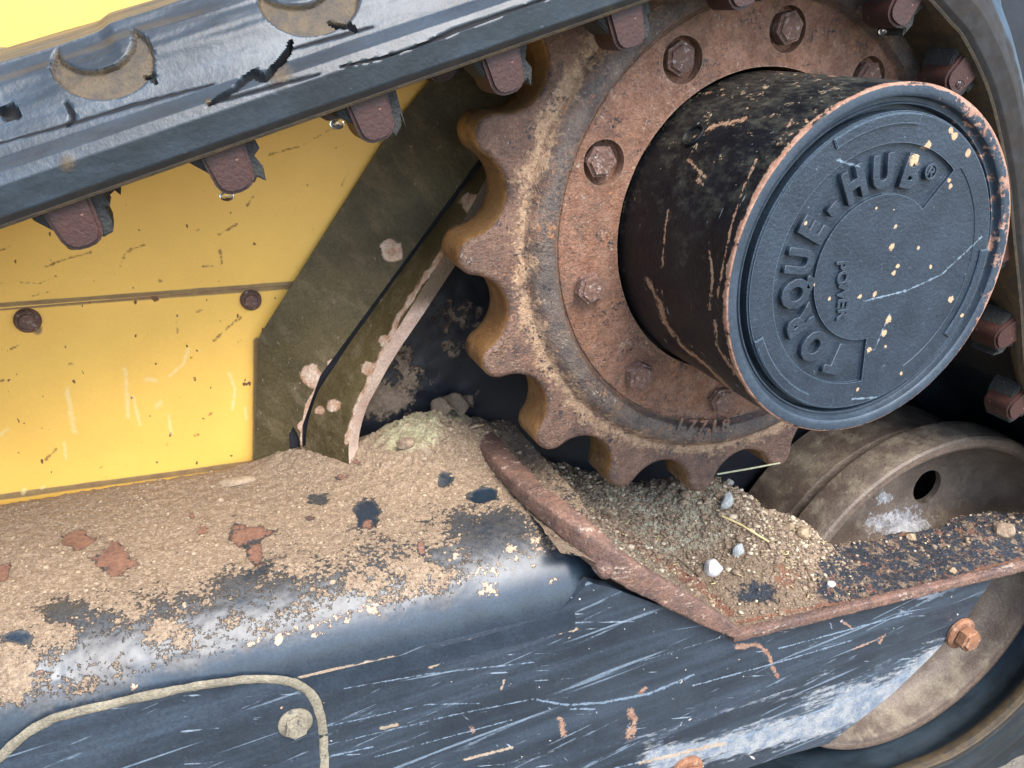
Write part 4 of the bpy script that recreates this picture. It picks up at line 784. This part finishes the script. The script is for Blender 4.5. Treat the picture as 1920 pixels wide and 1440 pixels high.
# ------------------------------------------------------------------ soil in the trough
xs = np.arange(-.205, .505, .0018); ys = np.linspace(0, 1, 150); X, T = np.meshgrid(xs, ys, indexing='ij')
yb = np.interp(X, [-.2, 0., .04, .075, .12, .5], [.292, .285, .235, .166, .153, .142]); yb = yb+(fbm(np.stack([X.ravel(), 0*X.ravel(), 0*X.ravel()], 1), 45, 3, 5).reshape(X.shape)-.5)*.016
Yv = .0625+(yb-.0625)*T; zb = np.interp(X, [-.205, -.185, -.02, .5], [-.228, -.236, -.3555, -.3725])
V = np.stack([X.ravel(), Yv.ravel(), zb.ravel()], 1); q = PXL(V); x, y = V[:, 0], V[:, 1]; t = T.ravel()
inner_ = np.exp(-((x-.02)**2/.075**2+(y-.20)**2/.09**2))
ht_ = .001+.024*inner_*sst(-.19, -.10, x)+.010*sst(.2, 1, t)*sst(-.16, -.05, x)*(1-sst(.09, .17, x))
ht_ += .010*np.exp(-((x-.115)**2/.03**2))*sst(.2, .9, t)*0.8+.012*np.exp(-((x-.36)**2/.05**2))*sst(.1, .6, t)
dr, pp = polydist(V[:, :2], [(-.16, .27), (-.08, .255), (-.02, .24), (.04, .20), (.066, .157), (.127, .149), (.17, .146)])
ht_ += np.interp(pp, [0, .17, .33, .5, .66, .83, 1], [.004, .018, .030, .042, .038, .016, .002])*np.exp(-(dr/.050)**2)
ht_ += (fbm(V, 55, 4, 12)-.42)*.011*sst(0, .25, t)*(1-.55*sst(.14, .2, x))+(fbm(V, 230, 3, 15)-.4)*.0035*sst(0, .12, t)
V[:, 2] += np.maximum(ht_, .0003)*1.; V[:, 2] -= .03*sst(.965, 1., t)
olive = .95-np.hypot((q[:, 0]-1250)/170, (q[:, 1]-1015)/85)*.6; olive = np.maximum(olive, .9-polydist(q, [(1060, 940), (1120, 975), (1180, 1000), (1260, 1060)])[0]/26)
bare = -.25+.55*sst(1120, 1160, q[:, 1]-(q[:, 0]-1400)*-.25-15); bare = np.maximum(bare, .60*sst(1440, 1560, q[:, 0])-.04); bare = np.maximum(bare, .8-np.hypot((q[:, 0]-1410)/70, (q[:, 1]-1130)/22)*.6); bare = np.maximum(bare, .62-polydist(q, [(1600, 1110), (1750, 1060), (1900, 1020)])[0]/24)
rsx = -.2+.58*sst(1380, 1440, q[:, 0]); rsx = np.maximum(rsx, .8-np.hypot((q[:, 0]-1470)/40, (q[:, 1]-1110)/26)*.6); rsx = np.maximum(rsx, .7-polydist(q, [(1380, 1175), (1500, 1150), (1700, 1110), (1910, 1050)])[0]/14); rsx = np.maximum(rsx, .62-polydist(q, [(1530, 1022), (1740, 985)])[0]/16)
rsx = np.maximum(rsx, .75-polydist(q, [(910, 850), (1000, 910), (1090, 960), (1200, 1040), (1370, 1160)])[0]/20)
soil = mesh('soil', V, gridfaces(len(xs), 150)[:, ::-1], 'soil', None, 180, dict(olive=olive, bare=bare, rust=rsx)); tag(soil, 'loose brown and olive soil heaped in the trough below the sprocket', 'soil', kind='stuff')
if soil.data.polygons[5000].normal.z < 0: soil.data.flip_normals()
# crumbs
def ico(seed):
    bm = bmesh.new(); bmesh.ops.create_icosphere(bm, subdivisions=1, radius=1.); r = random.Random(seed)
    for w in bm.verts: w.co *= r.uniform(.7, 1.25)
    vv = np.array([w.co[:] for w in bm.verts]); ff = np.array([[w.index for w in f.verts] for f in bm.faces]); bm.free(); return vv, ff
ICO = [ico(k) for k in range(6)]
def crumbs(name, pts, sizes, m, label):
    VV = []; FF = []; n = 0
    for p, sz in zip(pts, sizes):
        vv, ff = ICO[RNG.integers(6)]; a = RNG.uniform(0, 6.28); ca, sa = math.cos(a), math.sin(a)
        w = vv*np.array([sz*RNG.uniform(.6, 1.2), sz*RNG.uniform(.6, 1.2), sz*RNG.uniform(.45, .8)]); w = np.stack([w[:, 0]*ca-w[:, 1]*sa, w[:, 0]*sa+w[:, 1]*ca, w[:, 2]], 1)
        VV.append(w+p); FF.append(ff+n); n += len(vv)
    o = mesh(name, np.vstack(VV), np.vstack(FF), m, None, None); return tag(o, label, 'soil', kind='stuff')
VS = V.copy(); wgt = (.15+sst(.15, .6, t))*(x > -.13)*np.where(x > .15, .13, 1.)*(t < .97); wgt[bare > .45] *= .15; wgt /= wgt.sum()
ii = RNG.choice(len(VS), 9500, p=wgt); crumbs('soil_crumbs', VS[ii]+np.array([0, 0, .0004]), RNG.gamma(1.5, .00058, len(ii))+.0004, 'crumb', 'small brown soil crumbs scattered over the trough soil')
ii = RNG.choice(len(VS), 900, p=wgt); crumbs('pale_grit', VS[ii]+np.array([0, 0, .0008]), RNG.gamma(2., .0005, len(ii))+.0006, 'crumb_pale', 'pale sandy grit grains lying on the trough soil')
tv = np.zeros(len(tp.data.vertices)*3); tp.data.vertices.foreach_get('co', tv); tv = tv.reshape(-1, 3); dsel = np.zeros(len(tv)); tp.data.attributes['dirt'].data.foreach_get('value', dsel)
w2 = np.clip(dsel-.25, 0, .7)*(tv[:, 0] > -.68); w2 = w2+3*w2*np.exp(-((tv[:, 0]+.235)**2+(tv[:, 1]-.26)**2)/.06**2); w2 /= w2.sum(); ii = RNG.choice(len(tv), 2600, p=w2)
crumbs('clay_crumbs', tv[ii], RNG.gamma(2., .00032, len(ii))+.0004, 'crumb_clay', 'light clay crumbs scattered over the top of the beam')

def litter(n):
    VV = []; FF = []; k0 = 0; ii = RNG.choice(len(VS), n, p=wgt)
    for p in VS[ii]:
        L = RNG.uniform(.003, .011); r = RNG.uniform(.0002, .0006); a = RNG.uniform(0, 6.28); b = RNG.uniform(-.3, .45); d = np.array([math.cos(a)*math.cos(b), math.sin(a)*math.cos(b), math.sin(b)]); u = np.cross(d, [0, 0, 1.]); u /= np.linalg.norm(u); w = np.cross(u, d); bend = RNG.uniform(-.25, .25)*L
        for q_, (s_, rr) in enumerate(((-.5, .6), (0, 1.), (.5, .5))):
            for c_ in range(4): VV.append(p+np.array([0, 0, .0012])+d*L*s_+u*(bend*(1-abs(s_)*2)+r*rr*math.cos(c_*PI/2)*1.6)+w*r*rr*math.sin(c_*PI/2))
        for q_ in (0, 1):
            for c_ in range(4): FF.append([k0+q_*4+c_, k0+q_*4+(c_+1) % 4, k0+q_*4+4+(c_+1) % 4, k0+q_*4+4+c_])
        k0 += 12
    return np.array(VV), np.array(FF)
lv, lff = litter(420); tag(mesh('plant_litter', lv, lff, 'leaf', None, None), 'tiny dark bits of twig and root mixed through the trough soil', 'plant litter', kind='stuff')
lv, lff = litter(160); tag(mesh('straw_bits', lv, lff, 'straw', None, None), 'tiny pale straw bits scattered over the trough soil', 'plant litter', kind='stuff')
# ------------------------------------------------------------------ loose things lying on the soil
import mathutils
dg = bpy.context.evaluated_depsgraph_get(); bpy.context.view_layer.update(); dg = bpy.context.evaluated_depsgraph_get()
def hit(px, py):
    d = B@np.array([(px-960)/F, (py-720)/F, 1.]); d /= np.linalg.norm(d)
    ok, loc, nor, _, ob, _ = SC.ray_cast(dg, Vector(CAM), Vector(d)); return np.array(loc), ob
def stone(name, px, py, s, m, label, cat, seed, tilt=0.):
    loc, ob = hit(px, py)
    bm = bmesh.new(); bmesh.ops.create_icosphere(bm, subdivisions=3, radius=1.); vv = np.array([w.co[:] for w in bm.verts])
    r = random.Random(seed); k = .8+.5*fbm(vv+seed, .9, 2, seed); 
    for w, kk in zip(bm.verts, k): w.co = Vector((w.co.x*s[0]*kk, w.co.y*s[1]*kk, w.co.z*s[2]*kk))
    for _ in range(7):
        nv = Vector((r.uniform(-1, 1), r.uniform(-1, 1), r.uniform(-.3, 1))).normalized(); d = max(w.co.dot(nv) for w in bm.verts)*r.uniform(.68, .86)
        for w in bm.verts:
            e = w.co.dot(nv)-d
            if e > 0: w.co -= nv*e
    bmesh.ops.rotate(bm, verts=bm.verts, cent=(0, 0, 0), matrix=Matrix.Rotation(tilt, 3, 'Y'))
    me = bpy.data.meshes.new(name); bm.to_mesh(me); bm.free(); me.materials.append(M[m]); me.shade_smooth(); me.set_sharp_from_angle(angle=rad(25))
    o = bpy.data.objects.new(name, me); o.location = Vector(loc)+Vector((0, 0, s[2]*.45)); COL.objects.link(o); return tag(o, label, cat)
stone('pebble', 1337, 1070, (.0095, .0085, .0085), 'white_stone', 'largest round white pebble lying in the trough near the folded lip', 'pebble', 3)
stone('stone_chip', 1385, 1038, (.0075, .004, .0075), 'grey_stone', 'pale grey angular stone chip right behind the big white pebble', 'stone', 5, .5)
stone('stone_chip', 1362, 946, (.0070, .0045, .0100), 'grey_stone', 'tall jagged grey stone chip standing under the right sprocket teeth', 'stone', 8, .35)
stone('pebble', 1366, 908, (.0070, .005, .0055), 'grey_stone', 'pale grey rounded pebble just below the thin pale stalk', 'pebble', 9)
stone('pebble', 1557, 1097, (.0050, .004, .0032), 'white_stone', 'small white pebble on the bare black strip of the lower plate', 'pebble', 12)
stone('pebble', 1785, 1072, (.0045, .004, .0035), 'tan_stone', 'small cream pebble at the lower lip near the flange bolt', 'pebble', 14)
stone('stone_chip', 1508, 1005, (.0095, .0065, .0065), 'tan_stone', 'tan flaky chip on the rear edge of the trough soil', 'stone', 15, .4)
stone('stone_chip', 1480, 990, (.0055, .004, .004), 'tan_stone', 'smaller tan chip left of the flaky chip on the soil edge', 'stone', 16, .2)
stone('pebble', 1708, 1010, (.0060, .005, .0045), 'tan_stone', 'rounded tan pebble in front of the idler web on the plate', 'pebble', 17)
stone('soil_clod', 1880, 1000, (.013, .010, .009), 'crumb', 'brown soil clod at the right end of the lower plate', 'soil clod', 18)
stone('stone_flake', 440, 905, (.020, .006, .0025), 'crumb_clay', 'flat clay flake half buried in the clay near the yellow panel', 'stone', 31)
stone('soil_clod', 760, 835, (.009, .007, .005), 'crumb', 'brown soil clod beside the curved guard edge', 'soil clod', 19)
# straw and stalk
def stick(name, pix, r, m, label, cat, lift=.002):
    pts = []
    for k, (px, py) in enumerate(pix): loc, _ = hit(px, py); pts.append(loc+np.array([0, -.001, lift]))
    return tag(tube(name, spline(pts, 24), r, m, None, 6), label, cat)
stick('straw', [(1352, 970), (1385, 985), (1410, 1000), (1440, 1018)], .0011, 'straw', 'short yellow straw lying across the trough soil', 'straw')
stick('twig', [(1258, 1040), (1290, 1065), (1310, 1082)], .0007, 'leaf', 'thin brown twig left of the big white pebble', 'twig')
a_, b_ = P(1345, 889, y=.135), P(1462, 868, y=.15)
tag(tube('grass_stalk', spline([a_, (a_+b_)/2+np.array([0, -.002, .001]), b_], 12), .0009, 'stalk', None, 6), 'thin pale stalk caught across the gap under two lower right teeth', 'grass stalk')
# curled dry leaf
lc, _ = hit(845, 772); nu, nv = 22, 14; uu, vv = np.meshgrid(np.linspace(-1, 1, nu), np.linspace(-1, 1, nv), indexing='ij'); wdt = np.sqrt(np.clip(1-uu**2, .02, 1))
LV = np.stack([uu*.021, vv*wdt*.016-.004, .008+.011*(1-np.abs(vv)**1.5)*(.6+.4*np.cos(uu*2))+.004*np.sin(uu*7+vv*3)], -1).reshape(-1, 3)+lc; LV += (np.stack([fbm(LV, 90, 3, k) for k in range(3)], 1)-.5)*.006
lf = mesh('dry_leaf', LV, gridfaces(nu, nv), 'leaf', None, 60); tag(lf, 'curled dry brown leaf lying at the back end of the beam top', 'leaf')
md = lf.modifiers.new('t', 'SOLIDIFY'); md.thickness = .0008
lc, _ = hit(893, 806); LV = np.array([(-.009, -.003, .004), (-.002, -.004, .006), (.006, -.002, .006), (.011, .001, .003), (.004, .004, .007), (-.004, .004, .005)])+lc
lf = mesh('leaf_scrap', LV, [[0, 1, 4, 5], [1, 2, 3, 4]], 'tan_stone', None, 60); tag(lf, 'small orange tan leaf scrap just right of the curled leaf', 'leaf scrap'); md = lf.modifiers.new('t', 'SOLIDIFY'); md.thickness = .0012
# drops hanging from the lugs
def drop(px, py, y, s, label):
    c = P(px, py, y=y); bm = bmesh.new(); bmesh.ops.create_uvsphere(bm, u_segments=16, v_segments=10, radius=s)
    for w in bm.verts: w.co.z *= .85; w.co.x *= 1.25
    me = bpy.data.meshes.new('water_drop'); bm.to_mesh(me); bm.free(); me.materials.append(M['water']); me.shade_smooth()
    o = bpy.data.objects.new('water_drop', me); o.location = Vector(c); COL.objects.link(o); tag(o, label, 'water drop', 'water drops hanging from the track lugs')
drop(138, 460, .095, .0032, 'water drop hanging from the leftmost drive lug')
drop(425, 368, .095, .0034, 'water drop hanging from the second drive lug from the left')
drop(632, 233, .092, .0036, 'bright water drop at the track edge left of the third lug')
drop(1655, 60, .088, .0026, 'water drop under the track lug above the hub')
drop(1797, 158, .09, .0042, 'largest water drop hanging in the dark right of the hub rim')
print('tris', sum(len(o.data.polygons)*2 for o in SC.objects if o.type == 'MESH'), 'objs', len(SC.objects))
